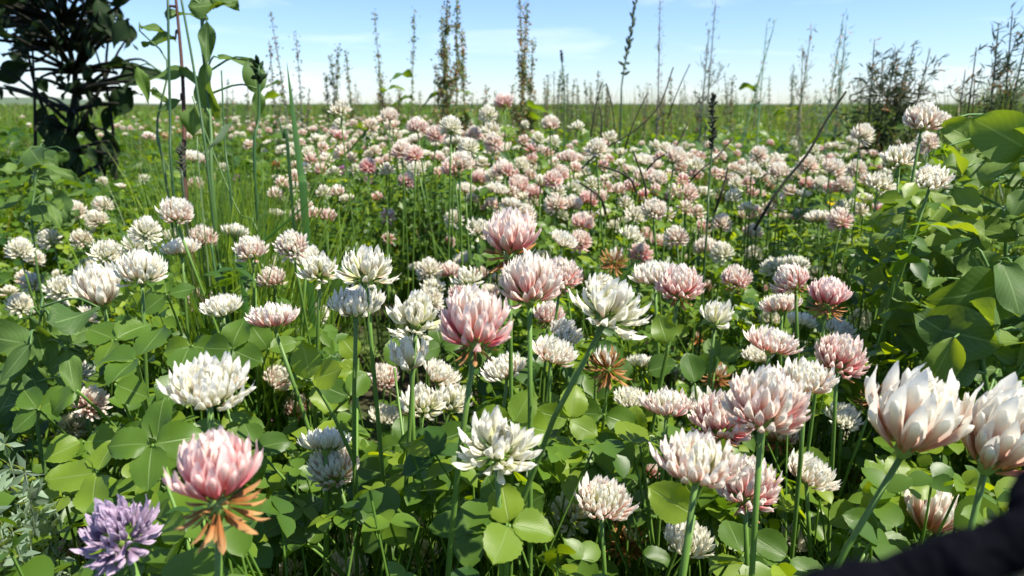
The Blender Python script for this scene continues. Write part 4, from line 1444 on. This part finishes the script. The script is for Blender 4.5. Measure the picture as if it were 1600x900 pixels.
for q, ctl in enumerate([[(112, 260, .76), (60, 150, .77), (40, 60, .76), (20, -60, .76)], [(112, 220, .76), (160, 130, .75), (170, 60, .76), (200, -40, .78)],
                         [(118, 150, .76), (175, 105, .76), (215, 92, .76), (240, 104, .76)], [(110, 180, .76), (150, 150, .77), (188, 75, .77), (214, 50, .77)],
                         [(105, 190, .76), (50, 140, .75), (20, 118, .75), (-10, 100, .75)], [(55, 300, .74), (55, 200, .74), (52, 100, .74), (45, -20, .74)],
                         [(180, 270, .77), (176, 200, .77), (165, 130, .77), (130, 20, .77)]]):
    pts = spline([P(c[0], c[1], c[2] * KS) for c in ctl], 12)
    if q >= 5:
        pts = np.concatenate([[np.array([pts[0][0], pts[0][1], 0])], pts])
    mb = MB()
    V, FS = tube(pts - base, np.linspace(.0048, .0013, len(pts)), 6)
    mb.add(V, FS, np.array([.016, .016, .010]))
    link('branch', mb.mesh('branch', M_DRY), ds)

# tall leafy weeds beside the grass
weed('tall_leafy_weed', 'tall weed with reddish brown stalk between dark shrub and grass', 'weed',
     [(292, 330, .72), (288, 200, .72), (284, 100, .73), (272, -30, .73)],
     [(262, 115, .72, .05, (.2, .6, .6), 200), (300, 120, .72, .04, (0, .6, .7), -30), (245, 60, .74, .05, (0, .7, .5), 170), (290, 20, .74, .05, (0, .7, .5), 20), (262, 165, .72, .035, (0, .5, .8), 210)],
     M_BROAD, ('lance',), (.1, .35), None, (.11, .055, .04), .0028, 8)
weed('tall_leafy_weed', 'tall weed with curled drooping green leaves in front of the sky', 'weed',
     [(335, 330, .68), (330, 200, .68), (318, 90, .69), (312, -30, .69)],
     [(322, 70, .68, .055, (.5, .2, .8), 275), (318, 140, .68, .06, (-.4, .2, .8), 265), (372, 92, .68, .05, (0, .8, .4), -20), (398, 120, .68, .045, (.4, .3, .8), -70), (405, 165, .68, .04, (.6, .2, .7), -85),
      (335, 8, .69, .06, (0, .7, .5), 10), (300, 190, .68, .04, (-.2, .3, .9), 260), (325, 205, .68, .045, (.2, .3, .9), 280), (352, 5, .69, .045, (0, .6, .6), -30)],
     M_BROAD, ('lance', 'lance', 'oval'), (.1, .4), None, (.10, .19, .05), .0022, 9)
weed('tall_leafy_weed', 'thin leaning weed stem with pale bent leaf under the dark shrub', 'weed',
     [(262, 300, .74), (245, 200, .74), (262, 100, .74), (218, 48, .74)],
     [(243, 42, .74, .04, (0, .9, .3), 20), (225, 130, .74, .045, (.5, .3, .7), 290), (250, 150, .74, .03, (0, .5, .7), 330)],
     M_BROAD, ('lance',), (.3, .6), None, (.09, .16, .05), .0016, 10)
# low leafy weeds below the shrub
for q, (bx, lab) in enumerate((((0, 240, 110, 340), 'low weed with crinkled grey-green leaves at the foot of the dark shrub'),
                               ((0, 480, 120, 620), 'leafy weed with narrow shaded leaves beside white clover heads at the edge'))):
    cx, cy_ = (bx[0] + bx[2]) / 2, (bx[1] + bx[3]) / 2
    d0 = .78 if q == 0 else .45
    weed('low_weed', lab, 'weed', [(cx, bx[3] + 60, d0), (cx, cy_, d0), (cx + 5, bx[1], d0)], spots(22, bx, (d0 - .06, d0 + .06), (.03, .045) if q == 0 else (.022, .036), rgd, (0, .8, .5)),
         M_BROAD, ('oval', 'lance'), (.15, .5), None, (.10, .19, .05), .0015, 20 + q)


# feathery grey plant
def feathery():
    e0 = P(40, 900, .30)
    base = np.array([e0[0], e0[1], 0])
    e = tag(link('feathery_weed', None, loc=base), 'feathery grey-green weed with fine needle leaves at the lower corner', 'weed')
    rg = np.random.default_rng(3)
    for q in range(16):
        tip = P(rg.uniform(-40, 100), rg.uniform(690, 860), rg.uniform(.26, .36))
        ctl = spline([base + rg.normal(0, .008, 3) * (1, 1, 0), (base + tip) * .5 + rg.normal(0, .008, 3), tip], 24)
        mb = MB()
        V, FS = tube(ctl - base, np.linspace(.0008, .0003, 24), 4)
        c = np.array([.21, .28, .21]) * rg.uniform(.7, 1.25)
        mb.add(V, FS, c)
        n = 170
        T = ctl[(7 + 17 * rg.random(n)).astype(int) % 24] - base
        d = rg.normal(0, 1, (n, 3)) + np.array([0, 0, .5])
        nr = rg.normal(0, 1, (n, 3))
        mb.add(*scatter(leaflet_tpl(3, 3, 'lance', .2, .3), frames_np(nr, d), T, rg.uniform(.004, .010, n), np.broadcast_to(c * 1.15, (n, 3))))
        link('frond', mb.mesh('frond', M_FOL), e)


feathery()


# ------------------------------------------------------------------ grass
def grass_stuff():
    mb = MB()
    n = 2400
    px = 350 + 46 * RNG.normal(0, 1, n)
    dz = RNG.uniform(.55, 1.15, n)
    T = np.array([P(a, 420, b) for a, b in zip(px, dz)])
    T[:, 2] = 0
    H = RNG.uniform(.26, .41, n)
    W = RNG.uniform(.0025, .0055, n)
    blades(mb, T, H, W, RNG.normal(0.01, .05, (n, 2)), leaf_tone(np.clip(RNG.normal(.40, .3, n), .0, 1)), 7)
    n = 700
    x, y, r = polar(n, .35, 1.6, .75)
    T = np.stack([x, y, np.zeros(n)], 1)
    H = RNG.uniform(.12, .25, n)
    ok = keep_clear(T + np.stack([0 * x, 0 * x, H], 1), .006) & ((((x + .12) / .16) ** 2 + ((y - .85) / .45) ** 2) > 1)
    T, H = T[ok], H[ok]
    n = len(T)
    blades(mb, T, H, RNG.uniform(.0015, .003, n), RNG.normal(0, .05, (n, 2)), leaf_tone(np.clip(RNG.normal(.4, .2, n), .05, .9)), 6)
    # dry straws lying low
    n = 260
    x, y, r = polar(n, .2, 1.2, .75)
    T = np.stack([x, y, RNG.uniform(.01, .10, n)], 1)
    blades(mb, T, RNG.uniform(.0, .05, n), RNG.uniform(.0012, .0022, n), RNG.normal(0, .07, (n, 2)), np.broadcast_to(np.array([.42, .36, .2]), (n, 3)), 5)
    return mb.mesh('grass', M_GRASS)


tag(link('grass', grass_stuff()), 'fine upright green grass growing in a tuft among the clover', 'grass', kind='stuff')


def stalk(name, ctl, label, cat, w0=.0018, w1=.0006, col=(.06, .13, .03), flat=False, group=None, spike=None, ground=True, material=None, slope=0.0, cut=False):
    """a single stalk or blade through (column,row,depth) from the top down"""
    pts = [P(*c) for c in ctl][::-1]
    base = np.array([pts[0][0], pts[0][1], 0.0]) if ground else pts[0]
    if slope:
        dv = pts[0] - pts[1]
        base = np.array([pts[0][0] + dv[0] * slope, pts[0][1] + dv[1] * slope + .01, max(.01, pts[0][2] + dv[2] * slope - .01)])
        pts = [base] + pts
    if ground and pts[0][2] > .02:
        pts = [base] + pts
    pts = spline(pts, 18)
    mb = MB()
    rel = pts - base
    if flat:
        t = np.linspace(0, 1, 18)
        wd = w0 * np.clip(1.0 - t ** 3, 0.02, 1) if not cut else w0 * np.clip((t - .55) / .2, .12, 1)
        side = np.array([1.0, .35, .1])
        V = np.stack([rel - side * wd[:, None] * .5, rel + np.array([0, -1, 0]) * wd[:, None] * .12, rel + side * wd[:, None] * .5], 1).reshape(-1, 3)
        V2 = V + np.array([0, .0003, -.0002])
        F = grid_faces(18, 3)
        mb.add(V, [F], np.array(col))
        mb.add(V2, [F[:, ::-1]], np.array(col))
    else:
        V, FS = tube(rel, np.linspace(w0, w1, 18), 5)
        mb.add(V, FS, np.array(col))
    o = link(name, mb.mesh(name, material or (M_GRASS if flat else M_STEM)), loc=base)
    tag(o, label, cat, group, 'thing')
    if spike:
        n, ln, wd, c, f0 = spike
        rg = np.random.default_rng(int(ctl[0][0]))
        idx = f0 + (1 - f0) * np.linspace(0, 1, n)
        mb = MB()
        T, D = [], []
        for q, s in enumerate(idx):
            i = min(int(s * 17), 16)
            f = s * 17 - i
            T.append(rel[i] * (1 - f) + rel[i + 1] * f)
            tg = norm(rel[i + 1] - rel[i])
            an = q * 2.4
            D.append(norm(tg + .55 * np.array([math.cos(an), math.sin(an), 0]) + rg.normal(0, .1, 3)))
        T, D = np.array(T), np.array(D)
        tp = tube(np.array([(0, 0, 0), (0, .3, 0), (0, .7, 0), (0, 1, 0)], float), [.06, .2, .17, .02], 5)
        R3 = frames_np(rg.normal(0, 1, (n, 3)), D)
        S = ln * rg.uniform(.75, 1.2, n)
        mb.add(*scatter((tp[0], tp[1], np.zeros((len(tp[0]), 2))), R3, T, S, np.broadcast_to(np.array(c), (n, 3)) * rg.uniform(.7, 1.25, (n, 1))))
        link('seed_spike', mb.mesh('seed_spike', M_SEED), o)['kind'] = 'stuff'
    return o


GS = 'single grass stalks'
stalk('grass_stalk', [(262, -20, .62), (266, 180, .62), (274, 330, .62)], 'straight dark green grass stalk nearest the dark shrub', 'grass', .0013, .0011, (.035, .09, .025), group=GS)
stalk('grass_stalk', [(280, -20, .62), (308, 140, .62), (332, 330, .62)], 'grass stalk slanting down from the top beside the brown weed stalk', 'grass', .0013, .0010, (.05, .12, .03), group=GS)
stalk('grass_stalk', [(346, 110, .64), (352, 230, .64), (364, 340, .64)], 'thin green grass stalk just past the pale cut blade', 'grass', .0011, .0007, (.05, .12, .03), group=GS)
stalk('grass_stalk', [(404, 100, .66), (405, 180, .66), (400, 300, .66)], 'upright green stalk ending in a dark bud', 'grass', .0017, .0012, (.04, .11, .025), group=GS, spike=(16, .010, .003, (.03, .07, .02), .86))
stalk('blade_of_grass', [(448, 96, .60), (458, 180, .60), (472, 290, .60), (476, 330, .60)], 'broad upright grass blade with pointed tip against the sky', 'grass', .0058, .001, (.06, .155, .03), True, GS)
stalk('blade_of_grass', [(434, 180, .70), (443, 215, .70), (452, 260, .70)], 'short dark grass blade left of the broad upright one', 'grass', .0030, .001, (.035, .09, .025), True, GS)
stalk('blade_of_grass', [(357, 194, .58), (338, 222, .58), (319, 240, .58), (312, 280, .58)], 'pale cut grass blade leaning across the grass tuft', 'grass', .0060, .007, (.22, .30, .17), True, GS, cut=True)
stalk('blade_of_grass', [(505, 296, .55), (455, 340, .55), (405, 385, .55), (380, 430, .55)], 'bright slanting grass blade crossing in front of the tuft', 'grass', .0042, .001, (.07, .18, .03), True, GS)
stalk('grass_stalk', [(300, 150, .66), (330, 230, .66), (372, 330, .66), (410, 400, .66)], 'fine grass stalk arching over the tuft', 'grass', .0009, .0006, (.10, .19, .04), group=GS)
stalk('grass_stalk', [(283, 230, .6), (286, 280, .6), (290, 330, .6)], 'short grass stalk with dark speckled seed head', 'grass', .0012, .0008, (.07, .1, .05), group=GS, spike=(40, .005, .003, (.10, .11, .08), .72))
stalk('grass_stalk', [(330, 380, .52), (338, 430, .52), (352, 470, .52)], 'dark green stalk between the small white heads beside grass', 'grass', .0013, .001, (.05, .12, .03), group=GS)
stalk('bent_twig', [(1322, 143, .52), (1290, 190, .52), (1262, 240, .52), (1225, 285, .52), (1200, 322, .52)], 'slanting dark twig crossing in front of the pale clover', 'twig', .0012, .0008, (.028, .03, .016), material=M_DRY, ground=False, slope=.5)
stalk('seed_stalk', [(1114, 150, .72), (1113, 220, .72), (1107, 300, .72), (1103, 380, .72)], 'upright stalk with dark speckled seed spike before the green field', 'seed stalk', .0013, .0009, (.07, .13, .04), spike=(90, .0055, .003, (.07, .08, .05), .70))
TW = 'dry grass stalks leaning over the clover'
for ctl, lab in (
        ([(1052, 105, 1.0), (1030, 165, 1.0), (990, 205, 1.0), (940, 235, 1.0)], 'bent dark twig, longest of those leaning over the clover'),
        ([(1012, 145, 1.1), (995, 180, 1.1), (985, 205, 1.1)], 'thick dark dry stalk leaning beside the longest bent twig'),
        ([(941, 128, 1.2), (932, 160, 1.2), (927, 188, 1.2)], 'dark dry stalk leaning away from the lone white head'),
        ([(936, 165, 1.1), (940, 185, 1.1), (940, 205, 1.1)], 'short dark dry stalk above the pale twin heads'),
        ([(947, 130, 1.2), (956, 165, 1.2), (960, 200, 1.2)], 'thin dark stalk rising above the pale twin heads'),
        ([(990, 238, .8), (1000, 265, .8), (1008, 290, .8)], 'short dark stalk standing among the pink heads'),
        ([(1078, 100, 1.4), (1064, 130, 1.4), (1052, 160, 1.4)], 'thin dark stalk crossing the skyline beside the dense seed panicle'),
        ([(1146, 215, .9), (1120, 245, .9), (1090, 270, .9)], 'thin stalk slanting behind the dark seed spike'),
        ([(1076, 190, .9), (1055, 230, .9), (1025, 250, .9)], 'brownish stalk slanting in front of the seed spike'),
        ([(1137, 262, .7), (1132, 285, .7), (1126, 305, .7)], 'short dark stalk below the dark seed spike'),
        ([(935, 258, .75), (965, 268, .75), (985, 280, .75)], 'grey twig lying across the heads near the pale twin'),
        ([(905, 285, .7), (925, 298, .7), (940, 312, .7)], 'dark twig lying above the deep pink head')):
    stalk('dry_stalk', ctl, lab, 'dry stalk', .0014, .0009, (.045, .042, .028), group=TW, material=M_DRY, ground=False, slope=.6)


# ------------------------------------------------------------------ tall seeding weeds at the skyline
def seed_plant(name, px, ytop, dz, label, cat, group=None, stems=((0, 0),), dense=1.0, colg=(.17, .23, .08), colb=(.36, .20, .085), brown=.4, lean=0.0, side=.10, leafn=4, fruit=.0062, seed=0,
               start=.35, bend=0.0, width=1.0, single=False, wisp=False):
    rg = np.random.default_rng(seed + int(px))
    if name == 'grass_panicle':
        colg, colb, fruit = tuple(v * 1.5 for v in colg), tuple(v * 1.9 for v in colb), fruit * 1.7
    if wisp:
        colg = tuple(v * 1.15 for v in colg)
    g = P(px - lean * .6, 165, dz)
    base = np.array([g[0], g[1], 0.0])
    tops = P(px + lean * .4, ytop, dz)
    H = tops[2]
    e = None
    parts = []
    for q, (dx, hh) in enumerate(stems):
        b = base + np.array([dx * dz / FPX * .45, rg.normal(0, .02), 0])
        t = tops + np.array([dx * dz / FPX, rg.normal(0, .03), -hh * dz / FPX])
        m = (b + t) / 2 + rg.normal(0, .012, 3) - np.array([bend * dz / FPX, 0, 0])
        pts = spline([b, m, t], 22)
        mb = MB()
        V, FS = tube(pts - base, np.linspace(.0034, .0010, 22), 5)
        mb.add(V, FS, np.array(colg) * .9 + np.array([.02, 0, 0]))
        parts.append(('stem', mb, M_STEM))
        # seed clusters round the stem and on short upright branches
        nb = int(10 * dense)
        axes = [(pts, start)]
        for k_ in range(nb):
            s = rg.uniform(start * .9, .88)
            i = int(s * 21)
            an = rg.uniform(0, 6.28)
            L = side * H * rg.uniform(.6, 1.3) * (1.15 - s)
            o = np.array([math.cos(an), math.sin(an) * .7, 0])
            br = spline([pts[i], pts[i] + o * L * .30 * width + np.array([0, 0, L * .45]), pts[i] + o * L * .42 * width + np.array([0, 0, L * 1.1])], 7)
            axes.append((br, .1))
        mbs = MB()
        for ax, s0 in axes:
            V, FS = tube(ax - base, np.linspace(.0012, .0005, len(ax)), 3)
            if len(ax) < 22:
                mbs.add(V, FS, np.array(colg))
            ln = np.linalg.norm(np.diff(ax, axis=0), axis=1).sum() * (1 - s0)
            n = max(6, int(ln / fruit * (4.2 if not wisp else 4.0) * dense))
            s = (s0 + (1 - s0) * rg.random(n)) * (len(ax) - 1)
            i = np.minimum(s.astype(int), len(ax) - 2)
            f = (s - i)[:, None]
            wob = np.sin(s * 14 / 3)[:, None]
            T = ax[i] * (1 - f) + ax[i + 1] * f - base + rg.normal(0, .0042 * width, (n, 3)) * (1.2 + .5 * wob) / max(1, width)
            c = np.where(rg.random((n, 1)) < brown, np.array(colb), np.array(colg) * 1.25) * rg.uniform(.6, 1.3, (n, 1))
            tp = leaflet_tpl(3, 3, 'heart', .5, .4) if not (wisp or name == 'grass_panicle') else tuple(a * np.array([.5, 1, 1]) if q_ == 0 else a for q_, a in enumerate(leaflet_tpl(4, 3, 'lance', .3, .5)))
            mbs.add(*scatter(tp, frames_np(rg.normal(0, 1, (n, 3)), rg.normal(0, .7, (n, 3)) + (np.array([1.3, 0, .7]) if wisp else np.array([.5, 0, 1.6]) if name == 'grass_panicle' else np.array([0, 0, .5 if dense < .8 else -.5]))), T, fruit * rg.uniform(.7, 1.4, n), c))
        parts.append(('seed_spike', mbs, M_SEED))
        for k_ in range(leafn):
            s = rg.uniform(.30, .75)
            i = int(s * 21)
            an = rg.uniform(0, 6.28)
            mb2 = MB()
            L = rg.uniform(.04, .09)
            d = norm((math.cos(an), math.sin(an) * .6, rg.uniform(-.6, .5)))
            n_ = norm((rg.normal(0, .4), rg.normal(0, .4), 1))
            y = norm(d - n_ * (d @ n_))
            Vt, Ft, lu = leaflet_tpl(7, 3, 'lance', .4, .6, 0, 1.0, k_)
            mb2.add((Vt * L) @ np.stack([np.cross(y, n_), y, n_], 1).T + pts[i] - base, Ft, leaf_tone(rg.uniform(.2, .6)), lu)
            parts.append(('leaf', mb2, M_LEAF))
    if single:
        tot = MB()
        for nm, mb, mm in parts:
            for V, C, L_ in zip(mb.V, mb.C, mb.L):
                pass
            off = tot.n
            tot.V += mb.V
            tot.C += mb.C
            tot.L += mb.L
            for kf, v in mb.F.items():
                tot.F.setdefault(kf, []).extend([f + off for f in v])
            tot.n += mb.n
        return tag(link(name, tot.mesh(name, M_SEED), loc=base), label, cat, group)
    e = tag(link(name, None, loc=base), label, cat, group)
    e.empty_display_size = .05
    for nm, mb, mm in parts:
        o = link(nm, mb.mesh(nm, mm), e)
        if nm == 'seed_spike':
            o['kind'] = 'stuff'
    return e


DK = 'tall seeding docks on the skyline'
seed_plant('dock_plant', 704, -22, 2.1, 'tallest dock clump with three crowded brown-green seed stems', 'dock', DK, ((-14, 40), (0, 0), (10, 10), (16, 60)), 1.3, brown=.38, leafn=3, seed=1, start=.36, side=.13)
seed_plant('dock_plant', 820, -15, 2.1, 'rust-tipped dock clump standing alone beside the tallest one', 'dock', DK, ((-8, 0), (3, 22), (14, 70)), 1.3, brown=.5, leafn=3, seed=2, start=.36, side=.12)
seed_plant('dock_plant', 530, 72, 2.7, 'shorter green dock with three seed stems above a white clover head', 'dock', DK, ((-14, 12), (0, 0), (12, 6), (-24, 40)), 1.1, brown=.25, leafn=2, seed=3, side=.12)
seed_plant('dock_plant', 594, 104, 2.9, 'low brownish dock beside the leaning green weed', 'dock', DK, ((-4, 0), (5, 12)), 1.2, brown=.4, leafn=1, seed=4)
seed_plant('dock_plant', 622, 134, 3.1, 'smallest dock tip between two tall thin weeds', 'dock', DK, ((0, 0), (5, 6)), 1.1, brown=.4, leafn=1, seed=5)
WD = 'tall thin weeds on the skyline'
seed_plant('tall_weed', 592, 14, 2.3, 'leaning green weed with drooping narrow leaves on the skyline', 'weed', WD, ((0, 0),), .55, brown=.1, lean=-26, leafn=7, seed=6, side=.08)
seed_plant('tall_weed', 645, 14, 2.4, 'straight thin green weed left of the tallest dock', 'weed', WD, ((0, 0),), .6, brown=.12, lean=4, leafn=7, seed=7, side=.07)
seed_plant('tall_weed', 432, 20, 2.1, 'airy branching weed above the grass tuft', 'weed', WD, ((0, 0), (-8, 40)), .55, colg=(0.18, 0.22, 0.14), brown=.3, lean=-16, leafn=4, seed=8, side=.16, width=1.7)
seed_plant('tall_weed', 455, 46, 2.2, 'thin pale weed next to the airy branching one', 'weed', WD, ((0, 0),), .4, colg=(.13, .17, .12), brown=.2, lean=-8, leafn=3, seed=9, side=.1, width=1.4)
seed_plant('grass_panicle', 1022, -2, 1.9, 'purplish upright grass panicle beside the smooth rye spike', 'grass', WD, ((0, 0),), .7, colg=(0.15, 0.17, 0.12), colb=(.16, .11, .10), brown=.6, lean=2, leafn=1, seed=11, side=.10, fruit=.006)
seed_plant('grass_panicle', 1112, -6, 1.8, 'dense leaning grass panicle with dark feathery branches', 'grass', WD, ((0, 0), (-6, 46)), .8, colg=(0.14, 0.18, 0.11), colb=(.12, .09, .08), brown=.45, lean=24, leafn=3, seed=12, side=.14, width=1.3, fruit=.007)
seed_plant('grass_panicle', 1188, 28, 1.9, 'arching green grass panicle bending towards the sky', 'grass', WD, ((0, 0),), .6, colg=(0.15, 0.26, 0.12), brown=.2, lean=52, leafn=2, seed=13, side=.12, bend=14)
seed_plant('grass_panicle', 1198, 30, 2.1, 'thin upright green panicle crossing the arching one', 'grass', WD, ((0, 0),), .5, colg=(0.15, 0.27, 0.14), brown=.1, lean=4, leafn=2, seed=14, side=.1)
seed_plant('grass_panicle', 1258, 44, 1.9, 'brownish feathery grass plume past the arching panicle', 'grass', WD, ((-5, 0), (7, 22)), .9, colg=(0.17, 0.20, 0.12), colb=(.22, .14, .09), brown=.5, lean=8, leafn=1, seed=15, side=.16, width=1.2, fruit=.007)
seed_plant('grass_panicle', 1320, 18, 1.8, 'tall pale green grass plume blown sideways', 'grass', WD, ((-6, 20), (5, 0)), .8, colg=(.12, .19, .11), brown=.15, lean=16, leafn=2, seed=16, side=.16, width=1.4, fruit=.008)
seed_plant('wispy_bush', 1400, 60, 1.5, 'dark wispy windblown bush on the skyline near the broad-leaved weeds', 'bush', None, ((-34, 0), (-22, 30), (-12, 16), (4, 12), (16, 26), (26, 6), (38, 16)), 1.1, colg=(.06, .08, .035), brown=.1, lean=22, leafn=3, seed=17, side=.26, width=2.0, fruit=.017, start=.55, wisp=True)
seed_plant('wispy_bush', 1522, 76, 1.4, 'small dark twiggy bush between the wispy bush and the photo edge', 'bush', None, ((-8, 0), (10, 30), (22, 40)), .8, colg=(.045, .06, .025), brown=.2, lean=-14, leafn=3, seed=18, side=.2, width=2.0, fruit=.015, start=.6, wisp=True)
seed_plant('wispy_bush', 1590, -6, 1.3, 'tall dark feathery bush cut off by the photo edge', 'bush', None, ((-14, 40), (-4, 20), (6, 0), (20, 20)), 1.1, colg=(.07, .10, .045), brown=.15, lean=8, leafn=3, seed=19, side=.2, width=1.8, fruit=.017, start=.5, wisp=True)
stalk('rye_stalk', [(996, -10, 1.5), (984, 60, 1.5), (972, 130, 1.5), (970, 180, 1.5)], 'smooth rye spike curving up past the photo top', 'grass', .0022, .0012, (.06, .10, .05), group=WD, spike=(34, .015, .004, (.11, .16, .09), .55))
stalk('cattail_grass', [(877, 80, 1.8), (879, 110, 1.8), (882, 160, 1.8)], 'dark upright timothy spike over the low skyline weeds', 'grass', .0018, .0012, (.08, .13, .05), group=WD, spike=(70, .006, .004, (.035, .06, .035), .78))
HZ = 'small weeds along the skyline'
rgz = np.random.default_rng(55)
zones = ((335, 500, 6, '{} small skyline weed counting from the grass tuft to the shorter green dock'), (545, 690, 5, '{} small skyline weed counting from the shorter green dock to the tallest dock'),
         (730, 805, 4, '{} small skyline weed counting from the tallest dock to the rust-tipped dock'), (845, 960, 14, '{} small skyline weed counting from the rust-tipped dock to the rye spike'),
         (985, 1105, 7, '{} small skyline weed counting from the rye spike to the dense panicle'), (1120, 1345, 9, '{} small skyline weed counting from the dense panicle to the wispy bush'))
for (x0, x1, n, lab) in zones:
    for q in range(n):
        px = x0 + (x1 - x0) * (q + rgz.uniform(.1, .9)) / n
        yt = 160 - rgz.uniform(3.4, 7.8 if x0 in (845, 1120) else 6.4) ** 2
        seed_plant('skyline_weed', px, yt, rgz.uniform(2.6, 4.2), lab.format(ORD[q]), 'weed', HZ, ((0, 0),) if q % 2 else ((0, 0), (6, 12)), rgz.uniform(.5, 1.0), colg=(.17, .22, .11), brown=rgz.uniform(.1, .4),
                   lean=rgz.normal(0, 5), leafn=1, fruit=.006, seed=200 + q, side=.09, start=.5, single=True)

# ------------------------------------------------------------------ dark strap near the lens
pts = spline([P(760, 1240, .11), P(1050, 995, .075), P(1220, 952, .072), P(1410, 908, .070), P(1610, 838, .068), P(1850, 745, .065), CAMP + np.array([.10, -.03, .01])], 60)
rad = .0027 + .0002 * np.sin(np.arange(60) * .8) + .00015 * np.sin(np.arange(60) * 1.7)
mb = MB()
V, FS = tube(pts - pts[0], rad, 18)
c0 = np.repeat(pts - pts[0], 18, axis=0)
V[:-1] = c0 + (V[:-1] - c0) * (1 + .03 * np.sin(np.arange(len(V) - 1) * .23))[:, None]
mb.add(V, FS, np.array([.01, .01, .015]))
tag(link('cloth_strap', mb.mesh('cloth_strap', M_CLOTH), loc=pts[0]), 'black cloth strap lying blurred across the lower corner in front of the clover', 'strap')
